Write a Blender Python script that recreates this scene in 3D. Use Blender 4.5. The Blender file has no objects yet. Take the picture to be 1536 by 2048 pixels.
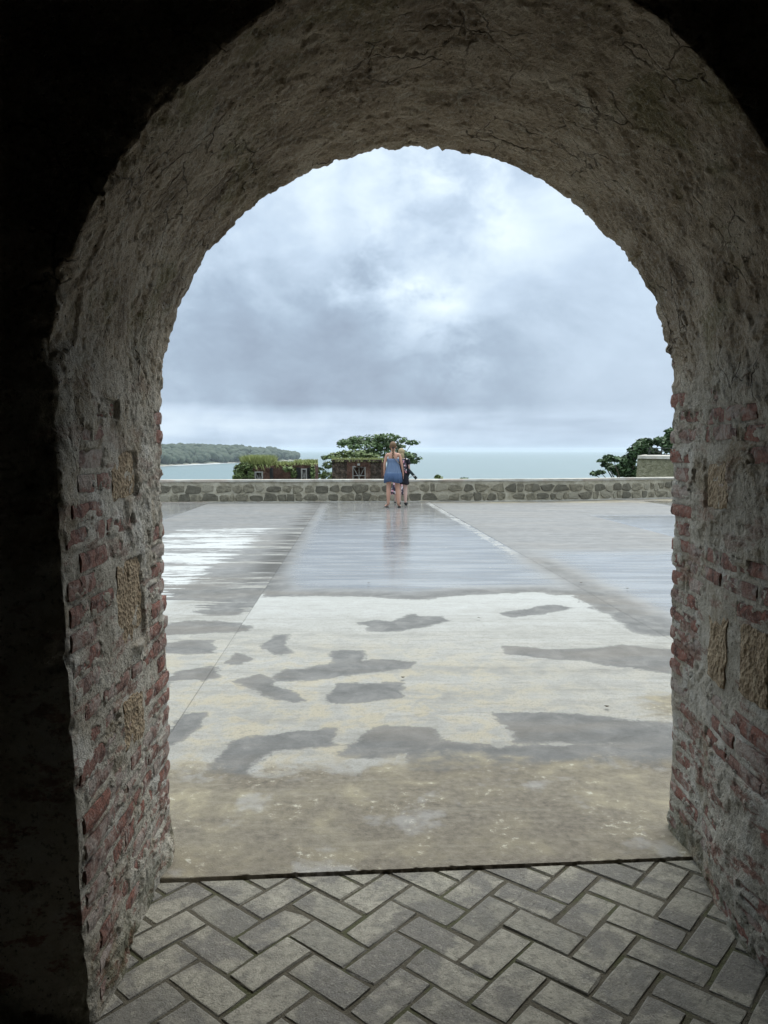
import bpy, math, random
import numpy as np
from mathutils import Vector, Matrix, Euler
random.seed(7); RNG = np.random.default_rng(7)
SC = bpy.context.scene
COL = SC.collection
R_ = math.radians

# ------------------------------------------------------------------ camera
F = 1538.0; PITCH = math.atan(124 / F); CH = 1.5
cam_d = bpy.data.cameras.new('camera'); cam = bpy.data.objects.new('camera', cam_d); COL.objects.link(cam)
cam.location = (0, 0, CH); cam.rotation_euler = (R_(90) - PITCH, 0, 0)
cam_d.sensor_fit = 'VERTICAL'; cam_d.sensor_height = 24; cam_d.lens = 24 * F / 2048
cam_d.clip_start = .05; cam_d.clip_end = 60000
SC.camera = cam
SC.view_settings.view_transform = 'Standard'; SC.view_settings.look = 'None'
SC.view_settings.exposure = 0.72; SC.view_settings.gamma = 1
SC.view_settings.use_curve_mapping = False
SC.cycles.max_bounces = 10; SC.cycles.diffuse_bounces = 6; SC.cycles.volume_bounces = 1

def ray(u, v):
    a = (u - 768) / F; b = (1024 - v) / F; c, s = math.cos(PITCH), math.sin(PITCH)
    return (a, c + b * s, b * c - s)
def ground(u, v, z=0.0):
    r = ray(u, v); t = (z - CH) / r[2]; return (r[0] * t, r[1] * t)
def at(u, v, y):
    r = ray(u, v); t = y / r[1]; return (r[0] * t, y, CH + r[2] * t)

# ------------------------------------------------------------------ node helper
class NT:
    def __init__(s, tree): s.t = tree; s.n = tree.nodes; s.l = tree.links
    def new(s, typ, **kw):
        n = s.n.new(typ)
        for k, v in kw.items(): setattr(n, k, v)
        return n
    def put(s, inp, v):
        if isinstance(v, bpy.types.NodeSocket): s.l.new(v, inp)
        elif isinstance(v, (tuple, list)) and inp.type == 'RGBA' and len(v) == 3: inp.default_value = (*v, 1)
        else: inp.default_value = v
    def math(s, op, a, b=0.0, c=None, clamp=False):
        n = s.new('ShaderNodeMath', operation=op, use_clamp=clamp)
        s.put(n.inputs[0], a); s.put(n.inputs[1], b)
        if c is not None: s.put(n.inputs[2], c)
        return n.outputs[0]
    def vmath(s, op, a, b=None):
        n = s.new('ShaderNodeVectorMath', operation=op); s.put(n.inputs[0], a)
        if b is not None: s.put(n.inputs[3] if op == 'SCALE' else n.inputs[1], b)
        return n.outputs[1] if op == 'DOT_PRODUCT' else n.outputs[0]
    def mapping(s, vec, scale=(1, 1, 1), rot=(0, 0, 0), loc=(0, 0, 0)):
        n = s.new('ShaderNodeMapping'); s.put(n.inputs[0], vec)
        n.inputs['Scale'].default_value = scale; n.inputs['Rotation'].default_value = rot; n.inputs['Location'].default_value = loc
        return n.outputs[0]
    def noise(s, vec, scale, detail=4, rough=.55, dist=0.0):
        n = s.new('ShaderNodeTexNoise'); s.put(n.inputs['Vector'], vec)
        n.inputs['Scale'].default_value = scale; n.inputs['Detail'].default_value = detail
        n.inputs['Roughness'].default_value = rough; n.inputs['Distortion'].default_value = dist
        return n.outputs[0]
    def noisec(s, vec, scale, detail=3):
        n = s.new('ShaderNodeTexNoise'); s.put(n.inputs['Vector'], vec)
        n.inputs['Scale'].default_value = scale; n.inputs['Detail'].default_value = detail
        return n.outputs[1]
    def voro(s, vec, scale, feat='F1'):
        n = s.new('ShaderNodeTexVoronoi', feature=feat); s.put(n.inputs['Vector'], vec)
        n.inputs['Scale'].default_value = scale
        return n.outputs['Distance']
    def step(s, x, lo, hi, a=0.0, b=1.0, smooth=True):
        n = s.new('ShaderNodeMapRange', interpolation_type='SMOOTHSTEP' if smooth else 'LINEAR')
        s.put(n.inputs[0], x)
        for i, v in zip((1, 2, 3, 4), (lo, hi, a, b)): s.put(n.inputs[i], v)
        return n.outputs[0]
    def mix(s, f, a, b, mode='MIX'):
        n = s.new('ShaderNodeMix', data_type='RGBA', blend_type=mode)
        s.put(n.inputs[0], f); s.put(n.inputs[6], a); s.put(n.inputs[7], b)
        return n.outputs[2]
    def ramp(s, f, stops):
        n = s.new('ShaderNodeValToRGB'); s.put(n.inputs[0], f); e = n.color_ramp.elements
        while len(e) < len(stops): e.new(.5)
        for k, (p, c) in enumerate(stops): e[k].position = p; e[k].color = (*c, 1)
        return n.outputs[0]
    def attr(s, name): return s.new('ShaderNodeAttribute', attribute_name=name).outputs['Fac']
    def bump(s, h, dist, strength=1.0, nrm=None):
        n = s.new('ShaderNodeBump'); s.put(n.inputs['Height'], h)
        n.inputs['Distance'].default_value = dist; n.inputs['Strength'].default_value = strength
        if nrm is not None: s.put(n.inputs['Normal'], nrm)
        return n.outputs[0]

MATS = {}
def material(name, fn, coord='Object'):
    if name in MATS: return MATS[name]
    m = bpy.data.materials.new(name); m.use_nodes = True; g = NT(m.node_tree)
    b = g.n['Principled BSDF']; tc = g.new('ShaderNodeTexCoord').outputs[coord]
    b.inputs['Roughness'].default_value = .85
    b.inputs['Specular IOR Level'].default_value = .3
    for k, v in fn(g, tc).items(): g.put(b.inputs[k], v)
    MATS[name] = m; return m
def rnd(g): return g.new('ShaderNodeObjectInfo').outputs['Random']
def simple(name, c, rough=.7, var=.25, scale=6.0, metal=0.0, bump=0.0):
    def fn(g, tc):
        n = g.noise(tc, scale, 4)
        col = g.mix(n, tuple(x * (1 - var) for x in c), tuple(min(1, x * (1 + var)) for x in c))
        d = {'Base Color': col, 'Roughness': rough, 'Metallic': metal}
        if bump: d['Normal'] = g.bump(g.noise(tc, scale * 8, 4), bump)
        return d
    return material(name, fn)

# ------------------------------------------------------------------ world: overcast sky
SUN_EL, SUN_AZ = R_(58), R_(22)          # azimuth measured from +Y towards +X
w = bpy.data.worlds.new('World'); SC.world = w; w.use_nodes = True
g = NT(w.node_tree); bg = g.n['Background']
sky = g.new('ShaderNodeTexSky', sky_type='NISHITA', sun_disc=False)
sky.sun_elevation = SUN_EL; sky.sun_rotation = SUN_AZ; sky.air_density = 1.5; sky.dust_density = 3
dirv = g.new('ShaderNodeTexCoord').outputs['Generated']
sep = g.new('ShaderNodeSeparateXYZ'); g.put(sep.inputs[0], dirv); dx, dy, dz = sep.outputs
# cloud sheet seen in perspective: project the direction on a layer overhead
inv = g.math('DIVIDE', 1.0, g.math('ADD', g.math('MAXIMUM', dz, 0.0), .16))
cmb = g.new('ShaderNodeCombineXYZ')
g.put(cmb.inputs[0], g.math('MULTIPLY', dx, inv)); g.put(cmb.inputs[1], g.math('MULTIPLY', dy, inv))
layer = cmb.outputs[0]
n_big = g.noise(layer, 1.1, 7, .55, .5)
n_mid = g.noise(g.mapping(dirv, (1, 1, 1.6), loc=(3.1, 0, 1)), 5.0, 10, .58, .25)
n_fine = g.noise(g.mapping(dirv, (1, 1, 1.5), loc=(1, 5, 2)), 16.0, 8, .62, .3)
n_bil = g.step(n_mid, .36, .62)
warp = g.vmath('SUBTRACT', g.noisec(g.mapping(dirv, (1, 1, 1.3)), 7.0, 7), (.5, .5, .5))
wd = g.vmath('NORMALIZE', g.vmath('ADD', dirv, g.vmath('SCALE', warp, .22)))
ws = g.new('ShaderNodeSeparateXYZ'); g.put(ws.inputs[0], wd)
def srgb(c): return tuple(((x / 255 + .055) / 1.055) ** 2.4 if x > 10 else x / 3294 for x in c)
n_str = g.noise(g.mapping(dirv, (1, 1, 9)), 5.0, 4, .5)
zz = g.math('ADD', dz, g.math('MULTIPLY', g.math('SUBTRACT', n_str, .5), .020))
# tone t: 0 dark rain cloud .. 1 bright
base = g.ramp(g.step(zz, 0.0, .6, smooth=False), [(0, (.50,) * 3), (.055, (.66,) * 3), (.078, (.58,) * 3), (.098, (.27,) * 3),
        (.20, (.27,) * 3), (.34, (.38,) * 3), (.56, (.46,) * 3), (.80, (.60,) * 3), (1, (.70,) * 3)])
rightness = g.step(g.math('ADD', dx, g.math('MULTIPLY', g.math('SUBTRACT', n_mid, .5), .12)), -.02, .30)
base_r = g.ramp(g.step(dz, 0.0, .6, smooth=False), [(0, (.47,) * 3), (.10, (.42,) * 3), (.22, (.44,) * 3), (.45, (.58,) * 3), (.8, (.66,) * 3), (1, (.7,) * 3)])
t = g.mix(rightness, base, base_r)
t = g.math('ADD', t, g.math('MULTIPLY', g.math('SUBTRACT', n_mid, .5), g.step(dz, .05, .2, .35, .90)))
t = g.math('ADD', t, g.math('MULTIPLY', g.math('SUBTRACT', n_fine, .5), g.step(rightness, 0, 1, .42, .14)))
for (u, v, sg, amp) in [(810, 490, 45, .14), (765, 570, 45, .28), (865, 650, 62, .30), (700, 420, 60, .02), (900, 310, 90, .22), (640, 380, 60, .16),
                        (560, 700, 120, -.08), (700, 650, 50, -.10), (470, 520, 120, .02), (1000, 420, 90, .10), (600, 560, 60, .05), (760, 720, 130, -.12), (900, 780, 110, -.10)]:
    d = Vector(ray(u, v)).normalized()
    k = 1 / (sg / F) ** 2
    e = g.math('EXPONENT', g.math('MULTIPLY', g.math('SUBTRACT', g.vmath('DOT_PRODUCT', wd, tuple(d)), 1.0), k))
    t = g.math('ADD', t, g.math('MULTIPLY', e, g.math('MULTIPLY', g.step(g.math('ADD', g.math('MULTIPLY', n_mid, .5), g.math('MULTIPLY', n_fine, .5)), .38, .58, .25, 1.35), amp) if amp > .2 else amp))
t = g.math('ADD', t, g.math('MULTIPLY', g.math('SUBTRACT', n_str, .5), g.step(dz, .03, .075, .55, 0)))
col = g.ramp(t, [(0, srgb((122, 135, 153))), (.25, srgb((140, 156, 174))), (.5, srgb((166, 182, 199))), (.75, srgb((190, 204, 215))), (1, srgb((216, 223, 228)))])
# an overcast sky is up to three times as bright overhead as at the horizon
lift = g.step(dz, .42, 1.0, 1.0, 2.9)
warm = g.mix(g.step(dz, .42, .9), (1, 1, 1), (1.06, 1.0, .91))
clouds = g.vmath('MULTIPLY', g.vmath('SCALE', col, lift), warm)
under = g.mix(g.step(dz, -.02, 0.0), (.25, .29, .32), clouds)
final = g.mix(.96, g.vmath('SCALE', sky.outputs[0], .1), under)
g.put(bg.inputs[0], final); bg.inputs[1].default_value = 0.96

sd = bpy.data.lights.new('sun', 'SUN'); so = bpy.data.objects.new('sun', sd); COL.objects.link(so)
sd.energy = 1.5; sd.angle = R_(42); sd.color = (1, .96, .9)
sv = Vector((math.sin(SUN_AZ) * math.cos(SUN_EL), math.cos(SUN_AZ) * math.cos(SUN_EL), math.sin(SUN_EL)))
so.rotation_euler = (-sv).to_track_quat('-Z', 'Y').to_euler()

# ------------------------------------------------------------------ mesh helpers
def hash3(i, j, k, seed):
    h = (i.astype(np.int64) * 374761393 + j.astype(np.int64) * 668265263 + k.astype(np.int64) * 2147483647 + seed * 974711) & 0xffffffff
    h = ((h ^ (h >> 13)) * 1274126177) & 0xffffffff
    return ((h ^ (h >> 16)) & 0xffff) / 65535.0
def vnoise(P, seed=0):
    I = np.floor(P); f = P - I; f = f * f * (3 - 2 * f); i, j, k = I[:, 0], I[:, 1], I[:, 2]
    r = 0
    for a in (0, 1):
        for b in (0, 1):
            for c in (0, 1):
                r = r + hash3(i + a, j + b, k + c, seed) * (f[:, 0] if a else 1 - f[:, 0]) * (f[:, 1] if b else 1 - f[:, 1]) * (f[:, 2] if c else 1 - f[:, 2])
    return r
def fbm(P, freq, octs=3, seed=0, gain=.5):
    P = np.asarray(P, float); s = 0; a = 1; tot = 0
    for o in range(octs):
        s = s + a * vnoise(P * freq * 2.03 ** o + 17.3 * o, seed + o); tot += a; a *= gain
    return s / tot
def sst(x, lo, hi):
    t = np.clip((x - lo) / (hi - lo), 0, 1); return t * t * (3 - 2 * t)

def mesh_np(name, V, faces, smooth=False):
    me = bpy.data.meshes.new(name)
    V = np.ascontiguousarray(V, np.float32)
    if isinstance(faces, np.ndarray):
        k = faces.shape[1]; me.vertices.add(len(V)); me.vertices.foreach_set('co', V.ravel())
        me.loops.add(faces.size); me.loops.foreach_set('vertex_index', faces.astype(np.int32).ravel())
        me.polygons.add(len(faces)); me.polygons.foreach_set('loop_start', np.arange(0, faces.size, k, dtype=np.int32))
        me.update(calc_edges=True); me.validate()
    else:
        me.from_pydata([tuple(map(float, v)) for v in V], [], faces); me.update()
    if smooth: me.polygons.foreach_set('use_smooth', np.ones(len(me.polygons), bool))
    return me
def obj(name, me, m=None, parent=None, loc=(0, 0, 0), rot=(0, 0, 0), scale=(1, 1, 1)):
    if m is not None and not me.materials: me.materials.append(m)
    o = bpy.data.objects.new(name, me); COL.objects.link(o)
    o.location = loc; o.rotation_euler = rot; o.scale = scale
    if parent is not None: o.parent = parent
    return o
def tag(o, label=None, cat=None, group=None, kind=None):
    if label: o['label'] = label
    if cat: o['category'] = cat
    if group: o['group'] = group
    if kind: o['kind'] = kind
    return o
def empty(name, loc=(0, 0, 0), rz=0.0, **kw):
    o = bpy.data.objects.new(name, None); COL.objects.link(o); o.location = loc; o.rotation_euler = (0, 0, rz); o.empty_display_size = .2
    return tag(o, **kw)
def gridfaces(ni, nj, off=0):
    i, j = np.meshgrid(np.arange(ni - 1), np.arange(nj - 1), indexing='ij'); a = (i * nj + j).ravel() + off
    return np.stack([a, a + nj, a + nj + 1, a + 1], 1)

class MB:
    """collects shapes for one mesh"""
    def __init__(s): s.v = []; s.f = []
    def add(s, V, Fc):
        o = len(s.v); s.v += [tuple(map(float, p)) for p in V]; s.f += [tuple(i + o for i in f) for f in Fc]; return s
    def box(s, x0, x1, y0, y1, z0, z1):
        return s.add([(x0, y0, z0), (x1, y0, z0), (x1, y1, z0), (x0, y1, z0), (x0, y0, z1), (x1, y0, z1), (x1, y1, z1), (x0, y1, z1)],
                     [(0, 3, 2, 1), (4, 5, 6, 7), (0, 1, 5, 4), (1, 2, 6, 5), (2, 3, 7, 6), (3, 0, 4, 7)])
    def tube(s, pts, radii, n=8, cap=True, flat=1.0):
        pts = [Vector(p) for p in pts]; V = []; Fc = []
        if not hasattr(radii, '__len__'): radii = [radii] * len(pts)
        up = Vector((0, 0, 1))
        for i, p in enumerate(pts):
            d = (pts[min(i + 1, len(pts) - 1)] - pts[max(i - 1, 0)]).normalized()
            a = d.cross(up if abs(d.z) < .95 else Vector((0, 1, 0))).normalized(); b = d.cross(a)
            for k in range(n):
                t = 2 * math.pi * k / n; V.append(p + a * radii[i] * math.cos(t) + b * radii[i] * math.sin(t) * flat)
        for i in range(len(pts) - 1):
            for k in range(n): k2 = (k + 1) % n; Fc.append((i * n + k, i * n + k2, (i + 1) * n + k2, (i + 1) * n + k))
        if cap: Fc.append(tuple(range(n))[::-1]); Fc.append(tuple(range((len(pts) - 1) * n, len(pts) * n)))
        return s.add(V, Fc)
    def blob(s, c, r, nu=12, nv=8, fn=None):
        V = []; Fc = []
        for i in range(nv + 1):
            th = math.pi * i / nv
            for k in range(nu):
                ph = 2 * math.pi * k / nu; d = Vector((math.sin(th) * math.cos(ph), math.sin(th) * math.sin(ph), math.cos(th)))
                q = fn(d) if fn else 1.0
                V.append((c[0] + d.x * r[0] * q, c[1] + d.y * r[1] * q, c[2] + d.z * r[2] * q))
        for i in range(nv):
            for k in range(nu): k2 = (k + 1) % nu; Fc.append((i * nu + k, (i + 1) * nu + k, (i + 1) * nu + k2, i * nu + k2))
        return s.add(V, Fc)
    def build(s, name, m, parent=None, smooth=False, **kw):
        return obj(name, mesh_np(name, np.array(s.v), s.f, smooth), m, parent, **kw)

# ------------------------------------------------------------------ materials: masonry
def m_masonry(g, tc):
    s = g.new('ShaderNodeSeparateXYZ'); g.put(s.inputs[0], tc); z = s.outputs[2]
    n1 = g.noise(tc, 2.2, 6, .6, .3); n2 = g.noise(tc, 9, 7, .65, .2); n3 = g.noise(tc, 60, 6, .7)
    c = g.ramp(g.math('ADD', g.math('MULTIPLY', n1, .55), g.math('MULTIPLY', n2, .45)),
               [(.28, (.24, .21, .165)), (.40, (.44, .40, .325)), (.50, (.60, .56, .475)), (.62, (.74, .72, .67))])
    ochre = g.step(g.noise(g.mapping(tc, loc=(4, 2, 7)), 4.5, 5, .6), .52, .66)
    c = g.mix(g.math('MULTIPLY', ochre, .6), c, (.33, .25, .15))
    red = g.step(g.noise(g.mapping(tc, (1, .5, 1.9), loc=(9, 2, 1)), 8, 7, .68), .53, .60)
    red = g.math('MULTIPLY', red, g.step(z, .2, 2.0, .9, .25))
    c = g.mix(red, c, (.30, .155, .12))
    # vault: brown dusty plaster with olive lichen and pale lime blooms
    vn = g.noise(g.mapping(tc, (1, 1.6, 1)), 5, 7, .65, .5)
    vc = g.ramp(vn, [(.32, (.27, .215, .155)), (.5, (.50, .41, .305)), (.66, (.66, .575, .46))])
    lich = g.step(g.noise(g.mapping(tc, loc=(2, 8, 3)), 2.6, 7, .7, .5), .52, .64)
    vc = g.mix(g.math('MULTIPLY', lich, .65), vc, (.235, .215, .10))
    bloom = g.step(g.noise(g.mapping(tc, loc=(7, 1, 5)), 7, 9, .75, .8), .575, .67)
    vc = g.mix(g.math('MULTIPLY', bloom, .75), vc, (.68, .65, .56))
    vc = g.mix(g.step(g.noise(g.mapping(tc, loc=(1, 4, 9)), 1.7, 5, .6), .5, .62, 0, .5), vc, (.20, .15, .105))
    c = g.mix(g.step(g.math('ADD', z, g.math('MULTIPLY', g.math('SUBTRACT', n1, .5), 1.3)), 1.45, 1.95), c, vc)
    c = g.mix(g.step(n3, .50, .68, 0, .55), c, (.66, .63, .57))
    c = g.mix(g.step(n3, .34, .46, .6, 0), c, (.10, .085, .06))
    pit = g.step(g.voro(g.mapping(tc, (1, 1.3, 1)), 62), .06, .22, 1, 0)
    pit = g.math('MULTIPLY', pit, g.step(g.noise(tc, 6, 2), .45, .6))
    c = g.mix(g.math('MULTIPLY', pit, .75), c, (.05, .045, .035))
    moss = g.math('MULTIPLY', g.step(z, .02, .22, 1, 0), g.step(n2, .40, .58))
    c = g.mix(g.math('MULTIPLY', moss, .75), c, (.085, .085, .03))
    wv_ = g.vmath('ADD', g.mapping(tc, (1, 1.7, 1)), g.vmath('SCALE', g.noisec(tc, 9, 4), .16))
    jn = g.math('MULTIPLY', g.step(g.voro(wv_, 5.5, 'DISTANCE_TO_EDGE'), 0.0, .035, 1, 0), g.math('MULTIPLY', g.step(g.noise(tc, 3.3, 5, .6), .48, .58), g.step(z, 1.2, 1.7)))
    c = g.mix(g.math('MULTIPLY', jn, .7), c, (.09, .07, .045))
    h = g.math('ADD', g.math('MULTIPLY', g.noise(g.mapping(tc, (1, 1, .8)), 38, 8, .72, .3), .7), g.math('MULTIPLY', g.noise(tc, 150, 5, .7), .3))
    h = g.math('SUBTRACT', h, g.math('MULTIPLY', pit, .5)); h = g.math('SUBTRACT', h, g.math('MULTIPLY', jn, .35))
    return {'Base Color': c, 'Roughness': .93, 'Normal': g.bump(h, .034, 1.0)}
M_MAS = material('lime_masonry', m_masonry)
def m_brick(g, tc):
    r = rnd(g); off = g.vmath('SCALE', (7.0, 3.0, 5.0), r)
    p = g.vmath('ADD', tc, off)
    n = g.noise(p, 24, 6, .65, .4); n2 = g.noise(p, 11, 6, .68, .6)
    c = g.mix(r, (.30, .135, .10), (.27, .18, .15))
    c = g.mix(g.step(n, .35, .55), (.09, .045, .036), c)
    c = g.mix(g.step(g.math('ADD', n2, g.math('MULTIPLY', g.math('SUBTRACT', r, .5), .12)), .46, .60, 0, .6), c, (.50, .46, .41))
    c = g.mix(g.step(g.noise(p, 90, 4, .7), .52, .70, 0, .6), c, (.42, .39, .36))
    h = g.noise(p, 60, 7, .7, .2)
    return {'Base Color': c, 'Roughness': .9, 'Normal': g.bump(h, .014)}
M_BRK = material('old_red_brick', m_brick)
def m_sand(g, tc):
    n = g.noise(tc, 30, 7, .7, .3); v = g.voro(tc, 75)
    c = g.ramp(n, [(.3, (.17, .125, .08)), (.5, (.36, .275, .18)), (.7, (.50, .41, .29))])
    c = g.mix(g.step(v, .1, .30, .4, 0), c, (.12, .09, .055))
    return {'Base Color': c, 'Roughness': .95, 'Normal': g.bump(g.math('ADD', n, g.math('MULTIPLY', v, .7)), .02)}
M_SAND = material('tan_sandstone', m_sand)
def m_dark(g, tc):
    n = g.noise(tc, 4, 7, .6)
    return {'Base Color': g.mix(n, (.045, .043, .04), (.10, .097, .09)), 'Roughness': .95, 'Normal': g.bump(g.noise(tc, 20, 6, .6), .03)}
M_DARK = material('dark_plaster', m_dark)  # base colour kept near black so the room stays dark and bounces little light

# ------------------------------------------------------------------ the arched wall
TH = R_(4.5)
gate = empty('arched_wall', (0, 0, 0), TH, label='thick old masonry wall with the round arched passage framing the view', cat='wall')
Y0, Y1 = 1.95, 2.85
NJ, NA, ND = 330, 500, 170
def ring(d):                       # left x, right x, spring height at depth fraction d
    xl = -.665 + .068 * d; t = np.clip((d - .35) / .55, 0, 1); t = t * t * (3 - 2 * t)
    return xl, 1.276 + .055 * t, 1.765 - .125 * d
def base_pt(s, wi, wo, d):         # s in [0,3]; wi/wo distance out on inner / outer face; d depth fraction
    xl, xr, zs = ring(d); cx = (xl + xr) / 2; R = (xr - xl) / 2; e = wi + wo
    P = np.zeros(s.shape + (3,)); N = np.zeros_like(P)
    L = s <= 1; A = (s > 1) & (s < 2); Rr = s >= 2
    ang = np.pi * (1 - np.clip(s - 1, 0, 1))
    zj = np.where(L, -.05 + (zs + .05) * s, -.05 + (zs + .05) * (3 - s))
    P[..., 0] = np.where(L, xl + .04 * (1 - d) * (1 - s) - e, np.where(Rr, xr + .055 * (s - 2) * np.clip((d - .2) / .45, 0, 1) + e, cx + (R + e) * np.cos(ang)))
    P[..., 2] = np.where(A, zs + (R + e) * np.sin(ang), zj)
    hn = np.where(A & (ang > np.pi / 2), .082 * (1 - d) ** 1.5 * np.sin(2 * (np.pi - ang)), 0.0)
    P[..., 0] -= hn * np.cos(ang); P[..., 2] -= hn * np.sin(ang)
    P[..., 1] = Y0 + (Y1 - Y0) * d
    N[..., 0] = np.where(L, 1.0, np.where(Rr, -1.0, -np.cos(ang))); N[..., 2] = np.where(A, -np.sin(ang), 0.0)
    return P, N
sv_ = np.concatenate([np.linspace(0, 1, NJ, endpoint=False), np.linspace(1, 2, NA, endpoint=False), np.linspace(2, 3, NJ)])
ri = 3.4 * (np.linspace(1, 0, 70, endpoint=False)) ** 3.0; ro = 3.0 * (np.linspace(0, 1, 51)[1:]) ** 3.0
wi = np.concatenate([ri, np.zeros(ND), np.zeros(len(ro))]); wo = np.concatenate([np.zeros(len(ri) + ND), ro])
dd = np.concatenate([np.zeros(len(ri)), np.linspace(0, 1, ND), np.ones(len(ro))])
S, WI = np.meshgrid(sv_, wi, indexing='ij'); _, WO = np.meshgrid(sv_, wo, indexing='ij'); _, D = np.meshgrid(sv_, dd, indexing='ij')
P, N = base_pt(S, WI, WO, D)
def exposure(p, right):            # how bare the brickwork is, 0 covered .. 1 bare; p (...,3)
    q = p.reshape(-1, 3)
    n = fbm(q, 3.1, 3, 5); z = q[:, 2]
    e = n + np.where(right, .02, -.01) - .30 * sst(z, 1.0, 1.9) - .10 * sst(-z, -.28, -.05) - np.where(right, .0, .14) * sst(z, .8, 1.15)
    e = e + .22 * sst(q[:, 1], Y1 - .22, Y1 - .02) * (1.0 if right is True else .5) * sst(z, .25, .5)
    return sst(e, .30, .40).reshape(p.shape[:-1])
def brick_mesh(L, Hh, T, seed, nx=6, nz=4, rough=.0024):
    r = np.random.default_rng(seed); ys = np.linspace(-L / 2, L / 2, nx); zs = np.linspace(-Hh / 2, Hh / 2, nz)
    V = []
    for i, y in enumerate(ys):
        for j, z in enumerate(zs):
            ey = min(i, nx - 1 - i) == 0; ez = min(j, nz - 1 - j) == 0
            x = -(.0025 if ey or ez else 0) - (.003 if ey and ez else 0) + r.normal(0, rough * .45)
            V.append((x, y * (1 - (.02 if ez and ey else 0)) + r.normal(0, rough), z * (1 - (.05 if ey and ez else 0)) + r.normal(0, rough * .6)))
    Fc = [(i * nz + j, (i + 1) * nz + j, (i + 1) * nz + j + 1, i * nz + j + 1) for i in range(nx - 1) for j in range(nz - 1)]
    loop = [i * nz for i in range(nx)] + [(nx - 1) * nz + j for j in range(1, nz)] + [i * nz + nz - 1 for i in range(nx - 2, -1, -1)] + [j for j in range(nz - 2, 0, -1)]
    o = len(V)
    for k in loop: V.append((-T, V[k][1], V[k][2]))
    for k in range(len(loop)):
        k2 = (k + 1) % len(loop); Fc.append((loop[k2], loop[k], o + k, o + k2))
    return mesh_np('brick', np.array(V), Fc, False)
BRH = [brick_mesh(random.uniform(.09, .13), random.uniform(.040, .052), .07, 200 + k) for k in range(8)]
for m_ in BRH: m_.materials.append(M_BRK)
blocks = []                        # big tan stones: side, depth fraction, z, length, height
for side, u, v, L, Hh in [(1, 1437, 972, .20, .15), (1, 1430, 1285, .16, .27), (-1, 251, 950, .22, .14), (-1, 262, 1205, .22, .27), (-1, 265, 1440, .2, .16), (1, 1520, 1330, .16, .22)]:
    r = ray(u, v); c, s = math.cos(TH), math.sin(TH)
    rx, ry = c * r[0] + s * r[1], -s * r[0] + c * r[1]
    X = 1.285 if side > 0 else -.605
    tt = X / rx; blocks.append((side, ry * tt, CH + r[2] * tt, L, Hh))
BRICKS = []
for side in (-1, 1):
    z = .035
    while z < 1.98:
        y = Y0 + random.uniform(-.05, .12)
        while y < Y1 - .02:
            half = random.random() < .25; Lb = random.uniform(.09, .13) if half else random.uniform(.18, .225); Hb = random.uniform(.040, .052)
            yc = max(min(y + Lb / 2, Y1 - Lb / 2 + .006), Y0 + Lb / 2 + .02); zz_ = z + random.uniform(-.005, .005)
            y += Lb + random.uniform(.016, .028)
            e = exposure(np.array([[-.6 if side < 0 else 1.3, yc, zz_]]), side > 0)[0]
            if any(sd == side and abs(yc - by) < (bl + Lb) / 2 + .004 and abs(zz_ - bz) < (bh + Hb) / 2 + .004 for sd, by, bz, bl, bh in blocks): continue
            if e < random.uniform(.10, .75): continue
            if side < 0 and z > 1.62: continue
            me = brick_mesh(Lb, Hb, .07, 1000 + len(BRICKS)); me.materials.append(M_BRK)
            BRICKS.append((side, yc, zz_, Lb, Hb, me))
        z += random.uniform(.064, .074)
def relief(P, E):
    sh = P.shape[:-1]; q = P.reshape(-1, 3)
    low = .030 * (fbm(q, 2.3, 3, 1) - .5) + .012 * (fbm(q, 8, 3, 2) - .5)
    fine = .005 * (fbm(q * [1, 1, 1.1], 24, 2, 3) - .5) + .010 * (fbm(q, 70, 2, 4, .8) - .5)
    jag = .08 * (fbm(q, 40, 2, 14) - .5)
    fl = .006 * sst(fbm(q, 3.2, 5, 9, .6) + jag, .47, .482) + .004 * sst(fbm(q, 6.0, 4, 15, .6) + jag, .50, .515)
    pits = sst(vnoise(q * 48, 21), .80, .92) * sst(vnoise(q * 5, 22), .35, .6)
    Ef = E.reshape(-1)
    inn = 1 - .75 * (q[:, 1] < Y0 + 1e-4)
    h = low + fine * inn * (1 - .45 * Ef) + fl * inn * (1 - .85 * Ef) - .008 * pits * (1 - .6 * Ef) * inn + .018 - .0035 * Ef
    inside = (q[:, 1] > Y0 + 1e-4) & (q[:, 1] < Y1 - 1e-4); fo = np.zeros(len(q)); sm = sst(fbm(q * [1, 1, 1.6], 15, 4, 77, .6) + jag, .51, .55)
    for side, yb, zb, Lb, Hb in [(b[0], b[1], b[2], b[3], b[4]) for b in BRICKS] + [(b[0], b[1], b[2], b[3], b[4]) for b in blocks]:
        m = np.nonzero(inside & (np.abs(q[:, 1] - yb) < Lb / 2 + .004) & (np.abs(q[:, 2] - zb) < Hb / 2 + .004) & ((q[:, 0] < .3) == (side < 0)))[0]
        dd_ = np.maximum(np.abs(q[m, 1] - yb) - Lb / 2, np.abs(q[m, 2] - zb) - Hb / 2)
        fo[m] = np.maximum(fo[m], 1 - sst(dd_, -.001, .004)); sm[m] *= 1.0 if Hb < .1 else .25
    bare = low + .018 - .006
    blk_ = np.zeros(len(q), bool)
    for b in blocks: blk_ |= inside & (np.abs(q[:, 1] - b[1]) < b[3] / 2 + .004) & (np.abs(q[:, 2] - b[2]) < b[4] / 2 + .004) & ((q[:, 0] < .3) == (b[0] < 0))
    bare = np.where(blk_, low + .0155, bare)
    h = np.where(fo > 0, h * (1 - fo) + fo * (bare * (1 - sm) + (np.maximum(h, low + .018 + .0015)) * sm), h)
    return h.reshape(sh)
E_l = exposure(P, False); E_r = exposure(P, True)
E = np.where(S < 1.5, E_l, E_r) * ((S < 1.15) | (S > 1.8))
h = relief(P, E)
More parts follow.
